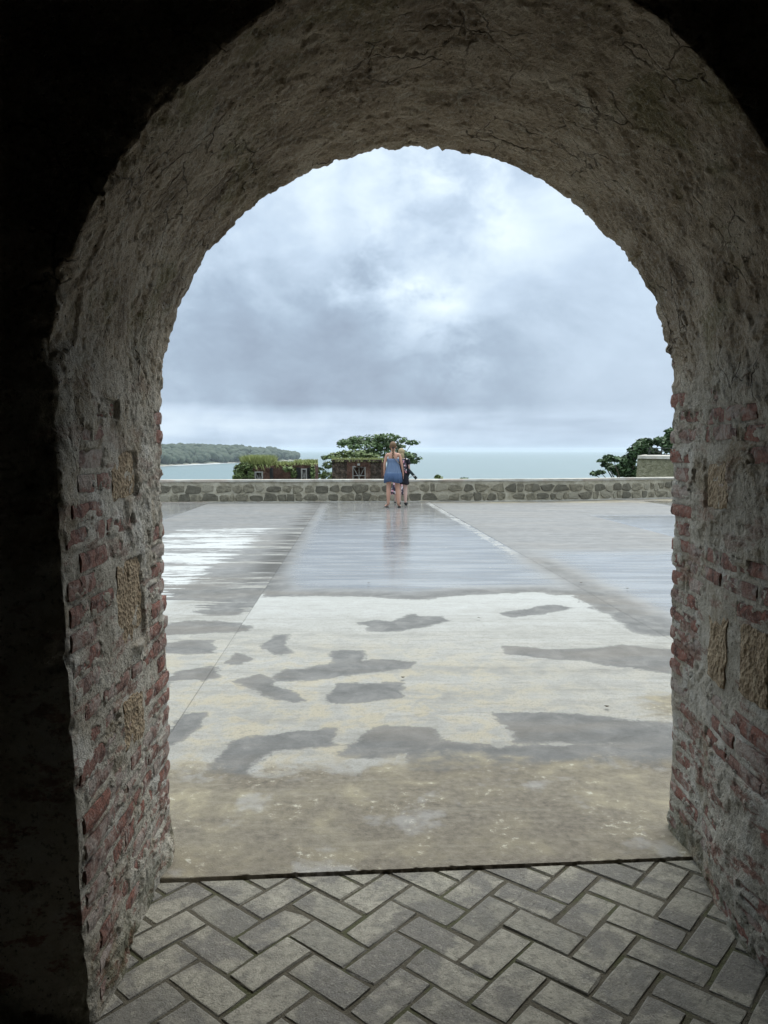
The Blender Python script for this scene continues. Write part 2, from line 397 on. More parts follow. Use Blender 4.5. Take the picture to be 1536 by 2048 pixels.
# normals: blend at both corners; ragged chips bitten out of the edges
fi = (WI > 0).astype(float); fo = (WO > 0).astype(float)
Nf = N * (1 - fi - fo)[..., None]; Nf[..., 1] += -fi + fo
edge_near = np.exp(-((Y1 - Y0) * D + WI) / .025); edge_far = np.exp(-((Y1 - Y0) * (1 - D) + WO) / .02)
Nf[..., 1] += -.8 * edge_near * (1 - fi) + .8 * edge_far * (1 - fo); Nf += N * (.8 * edge_near * fi + .8 * edge_far * fo)[..., None]
Nf /= np.linalg.norm(Nf, axis=-1, keepdims=True) + 1e-9
q = P.reshape(-1, 3)
chip = (sst(fbm(q, 9, 4, 31, .6), .45, .70)).reshape(h.shape)
h = h - (.020 * chip + .004) * np.exp(-((Y1 - Y0) * D + WI) / .05) - (.020 * chip + .004) * np.exp(-((Y1 - Y0) * (1 - D) + WO) / .05)
fade = np.exp(-np.maximum(WI + WO - .5, 0) / 1.0)
V = P + Nf * (h * (.4 + .6 * fade))[..., None]
# jamb feet flare a little
foot = np.exp(-np.maximum(P[..., 2], 0) / .10) * ((S <= 1) | (S >= 2)) * (1 - fi) * (1 - fo)
V[..., 0] += np.where(S < 1.5, 1, -1) * foot * np.where(S < 1.5, .035, .012) * (1.0 * fbm(q, 7, 2, 41).reshape(h.shape))
ns, nw = S.shape; allf = gridfaces(ns, nw); fi_ = (allf[:, 0] // nw); fj_ = (allf[:, 0] % nw)
def sub(name, sel, m):
    fc = allf[sel]; used, invi = np.unique(fc.ravel(), return_inverse=True)
    me = mesh_np(name, V.reshape(-1, 3)[used], invi.reshape(fc.shape)[:, ::-1], True)
    # exact normals shared across part borders
    return obj(name, me, m, gate)
in_f = fj_ < len(ri); out_f = fj_ >= len(ri) + ND - 1; mid = ~in_f & ~out_f
sub('inner_face', in_f, M_MAS); sub('outer_face', out_f, M_MAS)
o1 = sub('jamb', mid & (fi_ < NJ), M_MAS); o1['label'] = 'left jamb, more plastered'
sub('vault', mid & (fi_ >= NJ) & (fi_ < NJ + NA), M_MAS)
o2 = sub('jamb', mid & (fi_ >= NJ + NA), M_MAS); o2['label'] = 'right jamb, more bare brick'

def place(me, name, side, y, z, off, tilt=0.0, yaw=0.0):
    def bx_(yy):
        d = min(1, max(0, (yy - Y0) / (Y1 - Y0))); xl, xr, zs = ring(np.array(d))
        return float(xl + .04 * (1 - d) * max(0, 1 - z / 1.7) if side < 0 else xr + .055 * max(0, 1 - z / 1.7) * min(1, max(0, (d - .2) / .45)))
    x = bx_(y); yaw -= math.atan2(bx_(y + .05) - bx_(y - .05), .10)
    Lh = max(abs(v.co.y) for v in me.vertices); Hh_ = max(abs(v.co.z) for v in me.vertices)
    p = np.array([[x, y, z], [x, y - Lh, z], [x, y + Lh, z], [x, y, z - Hh_], [x, y, z + Hh_]])
    lw = .030 * (fbm(p, 2.3, 3, 1) - .5) + .012 * (fbm(p, 8, 3, 2) - .5)
    hh = float(max(lw[0], lw[1:].mean())) + .018 + off; sg = 1 if side < 0 else -1
    yaw -= math.atan2(float(lw[2] - lw[1]), 2 * Lh) * sg
    o = obj(name, me, None, gate, (x + hh * (1 if side < 0 else -1), y, z), (tilt, 0, (0 if side < 0 else math.pi) + yaw))
    return o
for side, yc, zz_, L_, H_, me in BRICKS: place(me, 'brick', side, yc, zz_, random.uniform(-.0015, .0015), random.gauss(0, .012), random.gauss(0, .006))
for k, (sd_, y, z, L, Hh) in enumerate(blocks):
    me = brick_mesh(L, Hh, .1, 300 + k, 9, 9, .0045); me.materials.append(M_SAND)
    place(me, 'stone', sd_, y, z, .001, random.gauss(0, .03))
# brick ends left standing proud round the outer rim of the arch
for k in range(22):
    a = R_(random.uniform(2, 58) if k < 17 else random.uniform(65, 172))
    xl, xr, zs = ring(np.array(1.0)); cx, R = float(xl + xr) / 2, float(xr - xl) / 2
    o = obj('brick', random.choice(BRH), None, gate, (cx + (R + .004 + (rim_ := random.uniform(.006, .018))) * math.cos(a), Y1 - .05 + random.uniform(-.02, .015), float(zs) + (R + .004 + rim_) * math.sin(a)),
            (0, -(a), math.pi))
    o.rotation_euler = Euler((0, -a, 0)).to_matrix().to_4x4().to_euler(); o.rotation_euler = (Matrix.Rotation(-a, 3, 'Y') @ Matrix.Rotation(math.pi, 3, 'Z')).to_euler()

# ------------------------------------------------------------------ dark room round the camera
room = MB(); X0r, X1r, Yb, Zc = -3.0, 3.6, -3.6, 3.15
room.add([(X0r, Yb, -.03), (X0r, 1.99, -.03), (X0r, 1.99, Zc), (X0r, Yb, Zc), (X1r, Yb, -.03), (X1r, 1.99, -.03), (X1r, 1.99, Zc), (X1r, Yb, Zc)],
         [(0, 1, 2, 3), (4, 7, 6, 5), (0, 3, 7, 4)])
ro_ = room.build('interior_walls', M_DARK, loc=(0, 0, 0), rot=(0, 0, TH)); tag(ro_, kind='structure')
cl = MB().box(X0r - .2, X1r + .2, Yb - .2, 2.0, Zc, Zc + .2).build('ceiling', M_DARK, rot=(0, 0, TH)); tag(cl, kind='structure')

# ------------------------------------------------------------------ pavers
def m_paver(g, tc):
    geo = g.new('ShaderNodeNewGeometry').outputs['Position']; r = rnd(g)
    p = g.vmath('ADD', tc, g.vmath('SCALE', (9.0, 4.0, 0.0), r))
    n = g.noise(p, 14, 7, .65, .4); big = g.noise(geo, 3.5, 5, .6, .3); f = g.noise(p, 160, 4, .7)
    c = g.ramp(n, [(.32, (.155, .145, .118)), (.5, (.285, .27, .22)), (.68, (.38, .36, .30))])
    c = g.mix(g.step(r, 0, 1, 0, .4), c, (.31, .295, .235))
    c = g.mix(g.step(big, .47, .56, 0, .7), c, (.12, .113, .105))
    c = g.mix(g.step(f, .54, .72, 0, .6), c, (.46, .44, .39)); c = g.mix(g.step(f, .30, .46, .8, 0), c, (.055, .052, .042))
    c = g.mix(g.step(r, .72, .95, 0, .45), c, (.15, .145, .125))
    mid_ = g.noise(p, 38, 5, .7); c = g.mix(g.step(mid_, .50, .62, 0, .5), c, (.11, .105, .085)); c = g.mix(g.step(mid_, .36, .44, .35, 0), c, (.40, .385, .32))
    at_ = g.attr('edge'); c = g.mix(g.math('MULTIPLY', at_, g.step(n, .4, .6, .15, .6)), c, (.36, .355, .32))  # bevels lightened in colour, an edge highlight painted in
    scr = g.step(g.noise(g.mapping(p, (1, .22, 1), rot=(0, 0, .5)), 40, 3, .6), .60, .66)
    scr = g.math('MULTIPLY', scr, g.step(g.noise(geo, 2.3, 2), .52, .60))
    c = g.mix(g.math('MULTIPLY', scr, .55), c, (.05, .048, .042))
    h = g.math('ADD', g.noise(p, 45, 6, .7), g.math('MULTIPLY', f, .5))
    return {'Base Color': c, 'Roughness': g.step(n, .3, .7, .55, .85), 'Specular IOR Level': .4, 'Normal': g.bump(h, .009)}
M_PAV = material('grey_paver', m_paver)
def m_sandjoint(g, tc):
    n = g.noise(tc, 25, 6, .7)
    c = g.mix(n, (.05, .045, .034), (.15, .135, .10)); c = g.mix(g.step(g.noise(tc, 6, 4), .5, .62, 0, .6), c, (.07, .08, .03))
    return {'Base Color': c, 'Roughness': .95, 'Normal': g.bump(g.noise(tc, 120, 4, .7), .01)}
fl = MB().box(-3.3, 3.9, -3.9, 2.615, -.15, -.0045).build('floor', material('joint_sand', m_sandjoint), rot=(0, 0, TH)); tag(fl, kind='structure')
W = .1185; GA = .0108
def paver_mesh(seed):
    r = np.random.default_rng(seed); L, B = 2 * W - GA, W - GA; V = []; att = []
    for (e, z, a_) in [(0.0, -.03, 0), (0.0, -.006, 1), (.0022, -.0010, 1), (.005, 0, 0)]:
        for (x, y) in [(e, e), (L / 2, e), (L - e, e), (L - e, B / 2), (L - e, B - e), (L / 2, B - e), (e, B - e), (e, B / 2)]:
            V.append((x + r.normal(0, .0012), y + r.normal(0, .0012), z)); att.append(a_)
    for cn in (0, 2, 4, 6):
        if r.random() < .22:
            a_ = r.uniform(.002, .0055); cx_, cy_ = (L / 2 - V[cn][0], B / 2 - V[cn][1])
            for k in (1, 2, 3): x_, y_, z_ = V[k * 8 + cn]; V[k * 8 + cn] = (x_ + math.copysign(a_, cx_), y_ + math.copysign(a_ * .8, cy_), z_ - (.002 if k == 1 else 0))
    Fc = []
    for k in range(3):
        for i in range(8): j = (i + 1) % 8; Fc.append((k * 8 + i, k * 8 + j, k * 8 + 8 + j, k * 8 + 8 + i))
    Fc.append(tuple(range(24, 32)))
    V = [(x - L / 2, y - B / 2, z) for x, y, z in V]
    me = mesh_np('paver', np.array(V), Fc, False); me.materials.append(M_PAV)
    at_ = me.attributes.new('edge', 'FLOAT', 'POINT'); at_.data.foreach_set('value', np.array(att, np.float32))
    return me
PV = [paver_mesh(k) for k in range(24)]
paving = empty('brick_paving', (0, 0, 0), kind='structure')
pa = R_(49.6); av = Vector((math.cos(pa), math.sin(pa))); cv = Vector((-math.sin(pa), math.cos(pa)))
O = Vector((-.391, 2.359)) - .009 * av - .009 * cv; npav = 0
sl_a = Vector((-.773, 2.57)); sl_b = Vector((1.137, 2.72)); sl_n = Vector((-(sl_b - sl_a).y, (sl_b - sl_a).x)).normalized()
for i in range(-40, 40):
    for j in range(-20, 20):
        o0 = (i + 2 * j, i - 2 * j)
        for kind, (a0, c0, la, lc) in (('h', (0, 0, 2, 1)), ('v', (2, -1, 1, 2))):
            ctr = O + av * W * (o0[0] + a0 + la / 2) + cv * W * (o0[1] + c0 + lc / 2)
            if (ctr - sl_a).dot(sl_n) > .12: continue
            X = math.cos(TH) * ctr.x + math.sin(TH) * ctr.y; Y = -math.sin(TH) * ctr.x + math.cos(TH) * ctr.y
            if X < -.78 or X > 1.45 or Y < .95:
                if Y > 1.86 or Y < .95 or X < -1.1 or X > 1.75: continue
            npav += 1
            if (ctr - sl_a).dot(sl_n) > -.13:      # cut to the line of the threshold
                a2, b2 = (2 * W - GA) / 2, (W - GA) / 2; rr2 = pa + (0 if kind == 'h' else math.pi / 2)
                q4 = [Vector((ctr.x + sx * a2 * math.cos(rr2) - sy * b2 * math.sin(rr2), ctr.y + sx * a2 * math.sin(rr2) + sy * b2 * math.cos(rr2))) for sx, sy in ((-1, -1), (1, -1), (1, 1), (-1, 1))]
                out = []
                for e_ in range(4):
                    p1, p2 = q4[e_], q4[(e_ + 1) % 4]; d1, d2 = (p1 - sl_a).dot(sl_n) + .009, (p2 - sl_a).dot(sl_n) + .009
                    if d1 <= 0: out.append(p1)
                    if d1 * d2 < 0: out.append(p1 + (p2 - p1) * (d1 / (d1 - d2)))
                if len(out) < 3: continue
                cc_ = sum(out, Vector((0, 0))) / len(out)
                if sum(abs((out[e_] - out[0]).cross(out[(e_ + 1) % len(out)] - out[0])) for e_ in range(len(out))) / 2 < .0007: continue
                n_ = len(out); V_ = []
                for z_, in_ in ((-.03, 0), (-.005, 0), (0, .005)):
                    for p1 in out: d_ = (cc_ - p1); V_.append((*(p1 - cc_ + d_.normalized() * in_), z_))
                F_ = [(k_ * n_ + e_, k_ * n_ + (e_ + 1) % n_, (k_ + 1) * n_ + (e_ + 1) % n_, (k_ + 1) * n_ + e_) for k_ in (0, 1) for e_ in range(n_)] + [tuple(range(2 * n_, 3 * n_))]
                me_ = mesh_np('paver', np.array(V_), F_); me_.materials.append(M_PAV)
                obj('paver', me_, None, paving, (cc_.x, cc_.y, random.gauss(0, .001))); continue
            o = obj('paver', random.choice(PV), None, paving, (ctr.x, ctr.y, random.gauss(0, .0016)),
                    (random.gauss(0, .009), random.gauss(0, .009), pa + (0 if kind == 'h' else math.pi / 2) + random.gauss(0, .006) + (math.pi if random.random() < .5 else 0)))

# ------------------------------------------------------------------ terrace
DAMP = [
 [(712,1247),(755,1242),(780,1245),(805,1237),(815,1231),(832,1230),(845,1235),(880,1235),(903,1243),(865,1253),(820,1261),(775,1266),(745,1264),(738,1258),(742,1255),(728,1252)],
 [(995,1228),(1051,1220),(1093,1212),(1121,1212),(1149,1218),(1086,1230),(1023,1237)],
 [(524,1290),(552,1272),(577,1270),(570,1292),(585,1306),(563,1314),(545,1311),(531,1301)],
 [(660,1304),(686,1302),(724,1304),(731,1313),(730,1323),(788,1320),(835,1327),(819,1339),(777,1345),(707,1352),(636,1360),(587,1364),(552,1367),(545,1353),(566,1343),(636,1335),(675,1329),(661,1315)],
 [(471,1365),(517,1351),(542,1360),(554,1373),(580,1385),(608,1404),(591,1410),(563,1403),(517,1394),(492,1374)],
 [(675,1370),(742,1369),(807,1369),(807,1397),(742,1406),(672,1410),(647,1408),(649,1394)],
 [(1003,1294),(1030,1295),(1100,1301),(1177,1299),(1237,1292),(1280,1295),(1339,1301),(1500,1310),(1500,1372),(1332,1349),(1262,1339),(1213,1334),(1170,1323),(1107,1321),(1016,1311),(1012,1299)],
 [(468,1485),(587,1464),(672,1461),(668,1492),(545,1510),(510,1531),(500,1560),(400,1560),(425,1538),(432,1514)],
 [(714,1471),(770,1456),(875,1457),(882,1485),(1000,1495),(1136,1492),(1340,1490),(1500,1500),(1500,1530),(1100,1560),(820,1560),(812,1510),(742,1524),(686,1514)],
 [(988,1429),(1129,1428),(1234,1440),(1340,1450),(1500,1450),(1500,1495),(1136,1492),(1030,1489),(1012,1457)],
 [(300,1290),(373,1283),(425,1283),(424,1308),(373,1310),(300,1304)],
 [(362,1343),(390,1337),(441,1336),(436,1357),(411,1363),(359,1362),(300,1400),(300,1380)],
 [(422,1223),(461,1185),(517,1179),(489,1220),(468,1229),(425,1230)],
 [(300,1262),(373,1244),(436,1243),(503,1255),(503,1265),(425,1269),(300,1275)],
 [(450,1329),(471,1308),(492,1311),(506,1321),(478,1332)],
 [(320,1480),(366,1431),(411,1427),(404,1452),(373,1476),(340,1500)]]
FARWET = [(530,1196),(640,1194),(700,1195),(750,1196),(790,1199),(850,1202),(870,1197),(945,1191),(1085,1186),(1110,1192),(1145,1192),(1165,1207),(1195,1213),(1180,1217),(1218,1230),(1240,1247),(1265,1265),(1300,1272),(1340,1276),(1600,1330),(3000,1330),(6000,1000),(-5000,1000),(-600,1060),(-200,1160),(300,1160),(500,1165)]
def poly_sd(px, py, poly):
    d = np.full(px.shape, 1e9); ins = np.zeros(px.shape, bool); n = len(poly)
    for i in range(n):
        ax, ay = poly[i]; bx, by = poly[(i + 1) % n]; ex, ey = bx - ax, by - ay; wx, wy = px - ax, py - ay
        t = np.clip((wx * ex + wy * ey) / (ex * ex + ey * ey + 1e-12), 0, 1); d = np.minimum(d, (wx - ex * t) ** 2 + (wy - ey * t) ** 2)
        c1 = (ay <= py) & (by > py); c2 = (ay > py) & (by <= py); cr = ex * wy - ey * wx
        ins ^= (c1 & (cr > 0)) | (c2 & (cr < 0))
    return np.where(ins, 1, -1) * np.sqrt(d)
DAMP_W = [[ground(u, v) for u, v in p] for p in DAMP]
FAR_W = [ground(u, max(v, 960)) for u, v in FARWET]
def jx(k, y):                      # the lane joints run very slightly to the left; k = 0 is the left edge of the middle lane
    return {0: -1.27 - .0364 * (y - 7.8), 1: 2.25 - .058 * (y - 6.2)}.get(k, 0) if k in (0, 1) else (jx(1, y) + 3.15 * (k - 1) if k > 1 else jx(0, y) + 3.15 * k)
def m_terrace(g, tc):
    wet = g.attr('wet'); film = g.attr('film'); pale = g.attr('pale'); dirt = g.attr('dirt')
    ax = g.mapping(tc, (.13, 1, 1), rot=(0, 0, .05)); ax2 = g.mapping(tc, (.25, 1.6, 1), rot=(0, 0, .05), loc=(3, 1, 0))
    n_s = g.noise(ax, 3.8, 7, .62, .25); n_t = g.noise(ax2, 9, 6, .62, .2); n_i = g.noise(tc, 5, 7, .65, .4); n_f = g.noise(tc, 30, 6, .7); n_g = g.noise(tc, 140, 4, .7)
    wv = g.math('ADD', wet, g.math('ADD', g.math('MULTIPLY', g.math('SUBTRACT', n_i, .5), .9), g.math('MULTIPLY', g.math('SUBTRACT', n_f, .5), .45)))
    wv = g.math('ADD', wv, g.math('MULTIPLY', g.math('SUBTRACT', n_s, .5), g.attr('streak')))
    wv = g.math('ADD', wv, g.math('MULTIPLY', g.math('SUBTRACT', n_t, .5), g.math('MULTIPLY', g.attr('streak'), .6)))
    W_ = g.step(g.math('ADD', wv, g.math('MULTIPLY', g.math('SUBTRACT', n_g, .5), .35)), -.06, .09); rim = g.math('MULTIPLY', g.step(wv, -.06, .0), g.step(wv, .0, .10, 1, 0))
    dry = g.ramp(g.math('ADD', g.math('MULTIPLY', n_s, .5), g.math('MULTIPLY', n_i, .5)), [(.34, (.225, .22, .20)), (.47, (.30, .297, .275)), (.62, (.355, .355, .342))])
    dry = g.mix(g.step(n_t, .50, .64, 0, .4), dry, (.20, .195, .175))
    dry = g.mix(g.math('MULTIPLY', g.step(n_i, .42, .62), g.attr('yel')), dry, (.35, .31, .22))
    dry = g.mix(g.step(n_g, .34, .50, .65, 0), dry, (.16, .15, .125)); dry = g.mix(g.step(n_f, .36, .48, .5, 0), dry, (.20, .19, .165))
    damp = g.ramp(n_i, [(.30, (.088, .089, .086)), (.5, (.132, .132, .128)), (.66, (.185, .183, .175))])
    damp = g.mix(g.step(g.noise(g.mapping(tc, (.3, 1, 1), loc=(8, 3, 0)), 1.3, 6, .62, .4), .48, .64, 0, .38), damp, (.19, .168, .14))
    damp = g.mix(g.step(n_g, .32, .46, .4, 0), damp, (.07, .068, .06))
    dry = g.mix(g.math('MULTIPLY', g.attr('bleach'), .85), dry, (.46, .47, .465))
    damp = g.mix(g.math('MULTIPLY', g.attr('dark'), g.step(n_s, .44, .54)), damp, (.055, .053, .048))
    brown = g.ramp(n_f, [(.3, (.08, .068, .05)), (.5, (.14, .12, .09)), (.7, (.205, .182, .142))])
    brown = g.mix(g.step(n_t, .54, .64, 0, .18), brown, (.34, .32, .26))
    damp = g.mix(g.math('MULTIPLY', g.math('MULTIPLY', film, .85), g.math('SUBTRACT', 1.0, g.attr('dark'))), damp, g.mix(g.step(n_s, .42, .6), (.17, .168, .165), (.27, .27, .265)))  # film zones lightened and streaked in base colour, imitating reflected sky
    c = g.mix(W_, dry, damp); c = g.mix(g.math('MULTIPLY', rim, .4), c, (.12, .12, .115))
    n_l = g.noise(g.mapping(tc, (.6, 1, 1), loc=(2, 7, 0)), 1.6, 6, .6, .3)
    dm = g.step(g.math('ADD', dirt, g.math('ADD', g.math('MULTIPLY', g.math('SUBTRACT', n_i, .5), .9), g.math('MULTIPLY', g.math('SUBTRACT', n_l, .5), 1.2))), .3, .62)
    brown = g.mix(g.math('MULTIPLY', g.step(n_l, .42, .62), g.step(n_i, .40, .62, .3, 1)), brown, (.27, .24, .165))
    brown = g.mix(g.math('MULTIPLY', g.step(n_f, .56, .66), g.step(n_i, .5, .6)), brown, (.42, .40, .32))
    c = g.mix(g.math('MULTIPLY', dm, .92), c, brown)
    rubbed = g.math('MULTIPLY', dm, g.step(g.noise(tc, 2.6, 5, .6), .56, .66))
    c = g.mix(g.math('MULTIPLY', rubbed, .45), c, (.34, .34, .335))
    pm = g.step(g.math('ADD', pale, g.math('ADD', g.math('MULTIPLY', g.math('SUBTRACT', n_f, .5), 1.8), g.math('MULTIPLY', g.math('SUBTRACT', n_i, .5), 2.2))), .45, .85)
    c = g.mix(g.math('MULTIPLY', pm, .7), c, (.34, .335, .315))
    crack = g.math('MULTIPLY', g.step(g.math('ABSOLUTE', g.math('SUBTRACT', g.noise(g.mapping(tc, (.5, 1.3, 1), loc=(5, 5, 0)), 2.1, 6, .6), .5)), 0, .006, 1, 0), g.step(n_t, .5, .6))
    c = g.mix(g.math('MULTIPLY', crack, .35), c, (.10, .095, .085))
    f_ = g.math('MULTIPLY', g.math('MULTIPLY', film, W_), g.math('SUBTRACT', 1.0, g.math('MULTIPLY', pm, .8)))
    f_ = g.math('MULTIPLY', f_, g.step(n_t, .40, .62, 1.0, .72))
    rough = g.step(f_, 0, 1, .72, .07, smooth=False)
    bumpd = g.math('ADD', g.math('MULTIPLY', n_f, .6), g.math('MULTIPLY', n_g, .4))
    b = g.new('ShaderNodeBump'); g.put(b.inputs['Height'], bumpd); b.inputs['Distance'].default_value = .010; g.put(b.inputs['Strength'], g.step(f_, 0, .8, .75, .03))
    b2 = g.bump(n_t, .010, .16, b.outputs[0])
    return {'Base Color': c, 'Roughness': rough, 'Specular IOR Level': g.step(f_, 0, 1, .25, .75), 'Normal': b2}
M_TER = material('worn_concrete', m_terrace)
terrace = empty('terrace', (0, 0, 0), kind='structure')
YS = np.concatenate([[2.4], 2.575 * np.exp(np.arange(0, 1, 1 / 420) * math.log(26.5 / 2.575))])
def slab(k, ncol):
    g_ = .0012
    a = np.linspace(0, 1, ncol); y = YS
    xl = np.array([jx(k, v) for v in y]) + g_; xr = np.array([jx(k + 1, v) for v in y]) - g_
    X = xl[:, None] + (xr - xl)[:, None] * a[None, :]; Yw = np.repeat(y[:, None], ncol, 1)
    # the near edge follows the slanting threshold, the far side stops in the foot of the parapet
    e0 = 2.57 + (X + .773) * .0785 + .006 * (fbm(np.stack([X.ravel(), X.ravel() * 0, X.ravel() * 0], 1), 4, 4, 50).reshape(X.shape) - .5)
    e1 = np.where(X < 4.41, 21.95 + (X + 6.1) * .062, 22.6 + (X - 4.41) * .315)
    Yw = np.clip(Yw, e0, e1); Yw[0] += .001
    Q = np.stack([X.ravel(), Yw.ravel(), np.zeros(X.size)], 1)
    Z = (.009 + .004 * (fbm(Q, 1.2, 3, 51) - .5)).reshape(X.shape)
    Z -= .003 * sst(-np.minimum(a, 1 - a)[None, :] * 3.1, -.02, 0); Z[0] = -.08
    Vt = np.stack([X, Yw, Z], -1).reshape(-1, 3); px, py = Vt[:, 0], Vt[:, 1]
    dmp = np.full(px.shape, -9.0)
    for p in DAMP_W: dmp = np.maximum(dmp, poly_sd(px, py, p) / .22)
    far = poly_sd(px, py, FAR_W) / .35
    wet = np.maximum(dmp, far)
    lane = k
    streak = np.full(px.shape, .15)
    if lane == -1:                  # left lane: streaks of dry and damp concrete
        inside = sst(py, 6.2, 8.0) * (1 - sst(py, 14.6, 15.2))
        along = (px - jx(-1, 10)) / 3.15
        bias = .34 - .385 * sst(-np.abs(along - .46), -.33, -.22) - .06 * sst(-py, -11.5, -10)
        wet = wet * (1 - inside) + inside * bias; streak = .15 + 3.0 * inside
        near = 1 - sst(py, 6.2, 8.0); streak = streak + near * .9
    elif lane < -1: wet = np.maximum(wet, .4) * sst(py, 6, 9); streak = streak * 0 + 1.2
    film = sst(far, .2, 2.0)
    film = film * (.25 if lane == -1 else 1.0)
    rj = np.abs(px - jx(1, 1) + .058 * (py - 1)); dr = px - (2.25 - .058 * (py - 6.2)); dl = px - (-1.27 - .0364 * (py - 7.8))
    pale = .68 * sst(dr, -.30, -.12) * sst(-dr, -.02, .05) * sst(py, 10.2, 11.2) * .95
    band = np.exp(-((dr - .10) / .30) ** 2) * (1 - sst(py, 10.0, 12.5)); film = film * (1 - .85 * band)
    film = film * (1 - .7 * np.exp(-((dl) / .20) ** 2))
    if lane == 1: film = film * (1 - .65 * sst(py, 10.5, 12.0) * (1 - sst(px - (4.6 - .058 * (py - 22)), -.1, .05) * 0))
    if lane == 2: film = film * (1 - .65 * sst(py, 17.2, 18.0))
    dirt = 1 - sst(py - .05 * px, 3.1, 3.95); dirt = np.maximum(dirt, .9 * (1 - sst(np.abs(py - 4.35), .15, .4)) * sst(px, 1.0, 1.9) * .7)
    dirt = np.maximum(dirt, .62 * sst(py, 21.3, 21.9))
    yel = .75 * (1 - sst(py, 4.6, 6.8)) * (1 - .6 * sst(px, .2, 1.5))
    bleach = np.zeros(px.shape); dark = np.exp(-((dl + .12) / .28) ** 2) * sst(py, 7.5, 9.5)
    if lane == -1: bleach = inside * sst(-np.abs(along - .46), -.36, -.25)
    if lane == 0: bleach = sst(py, 5.6, 8.0) * .4
    me = mesh_np('slab', Vt, gridfaces(len(y), ncol)[:, ::-1], True)
    for n_, v_ in (('wet', np.clip(wet, -3, 3)), ('film', film), ('pale', pale), ('dirt', dirt), ('streak', streak), ('yel', yel), ('bleach', bleach), ('dark', dark)):
        me.attributes.new(n_, 'FLOAT', 'POINT').data.foreach_set('value', np.ascontiguousarray(np.broadcast_to(v_, px.shape), np.float32))
    return obj('slab', me, M_TER, terrace)
for k, nc in ((-4, 20), (-3, 30), (-2, 60), (-1, 130), (0, 190), (1, 160), (2, 70), (3, 40), (4, 20)): slab(k, nc)
def m_sub(g, tc): return {'Base Color': g.mix(g.noise(tc, 8), (.09, .088, .08), (.15, .145, .13)), 'Roughness': .9}
bed = MB().add([(-14, 2.5 - .9, -.012), (18, 2.5 + 1.6, -.012), (18, 24.2, -.012), (-14, 21.6, -.012)], [(0, 1, 2, 3)]).build('terrace_bed', material('joint_dirt', m_sub))
tag(bed, kind='structure')

# ------------------------------------------------------------------ parapet
PW = [(-13.0, 21.32), (4.41, 22.40), (15.0, 25.75)]
par = empty('parapet', (PW[1][0], PW[1][1], 0), label='low rubble stone parapet with pale coping at the far edge of the terrace', cat='parapet')
def m_mortar(g, tc):
    n = g.noise(tc, 6, 7, .65)
    c = g.ramp(n, [(.3, (.26, .23, .165)), (.5, (.44, .40, .31)), (.7, (.56, .53, .44))])
    return {'Base Color': c, 'Roughness': .93, 'Normal': g.bump(g.noise(tc, 40, 6, .7), .02)}
def m_rub(g, tc):
    r = rnd(g); p = g.vmath('ADD', tc, g.vmath('SCALE', (31.0, 17.0, 5.0), r)); n = g.noise(p, 9, 7, .7, .3)
    c = g.ramp(n, [(.3, (.10, .09, .063)), (.5, (.225, .203, .15)), (.7, (.37, .34, .255))])
    c = g.mix(g.step(r, .3, .5, 0, .6), c, (.09, .085, .068)); c = g.mix(g.step(r, .78, .86, 0, .65), c, (.42, .385, .30))
    return {'Base Color': c, 'Roughness': .9, 'Normal': g.bump(g.noise(p, 30, 6, .7), .03)}
def m_cop(g, tc):
    n = g.noise(tc, 3, 7, .65)
    c = g.ramp(n, [(.35, (.33, .305, .26)), (.55, (.50, .48, .43))]); c = g.mix(g.step(g.noise(tc, 1.1, 3), .52, .62, 0, .4), c, (.45, .33, .26))
    return {'Base Color': c, 'Roughness': .85, 'Normal': g.bump(g.noise(tc, 30, 5), .01)}
M_MOR, M_RUB, M_COP = material('pointing_mortar', m_mortar), material('rubble_stone', m_rub), material('pale_coping', m_cop)
ox, oy = PW[1]
body, cop, plinth = MB(), MB(), MB()
def strip(mb, off0, off1, z0, z1):
    V = []
    ns_ = []
    PWs = [tuple(Vector(PW[0]).lerp(Vector(PW[1]), i_ / 34)) for i_ in range(34)] + [tuple(Vector(PW[1]).lerp(Vector(PW[2]), i_ / 22)) for i_ in range(23)]
    NP_ = len(PWs)
    for i in range(NP_):
        d = Vector((0, 0)); ja, jb, jc = random.gauss(0, .007), random.gauss(0, .006), random.gauss(0, .005)
        for a_, b_ in ((i - 1, i), (i, i + 1)):
            if 0 <= a_ and b_ < NP_: e = Vector(PWs[b_]) - Vector(PWs[a_]); d += e.normalized()
        d.normalize(); nn = Vector((-d.y, d.x)); p = Vector(PWs[i]) - Vector((ox, oy))
        V += [(*(p + nn * (off0 + ja)), z0 + jb), (*(p + nn * (off0 + ja)), z1 + jc), (*(p + nn * off1), z1), (*(p + nn * off1), z0)]
    Fc = []
    for i in range(NP_ - 1):
        a = i * 4; b = a + 4
        for k in range(4): k2 = (k + 1) % 4; Fc.append((a + k, a + k2, b + k2, b + k))
    Fc += [(0, 3, 2, 1), tuple(range(4 * NP_ - 4, 4 * NP_))]
    mb.add(V, [f[::-1] for f in Fc])
strip(body, 0, .42, -.6, .595); strip(cop, -.03, .46, .595, .652); strip(plinth, -.05, 0, -.02, .035)
body.build('wall_core', M_MOR, par); cop.build('coping', M_COP, par); plinth.build('plinth', M_COP, par)
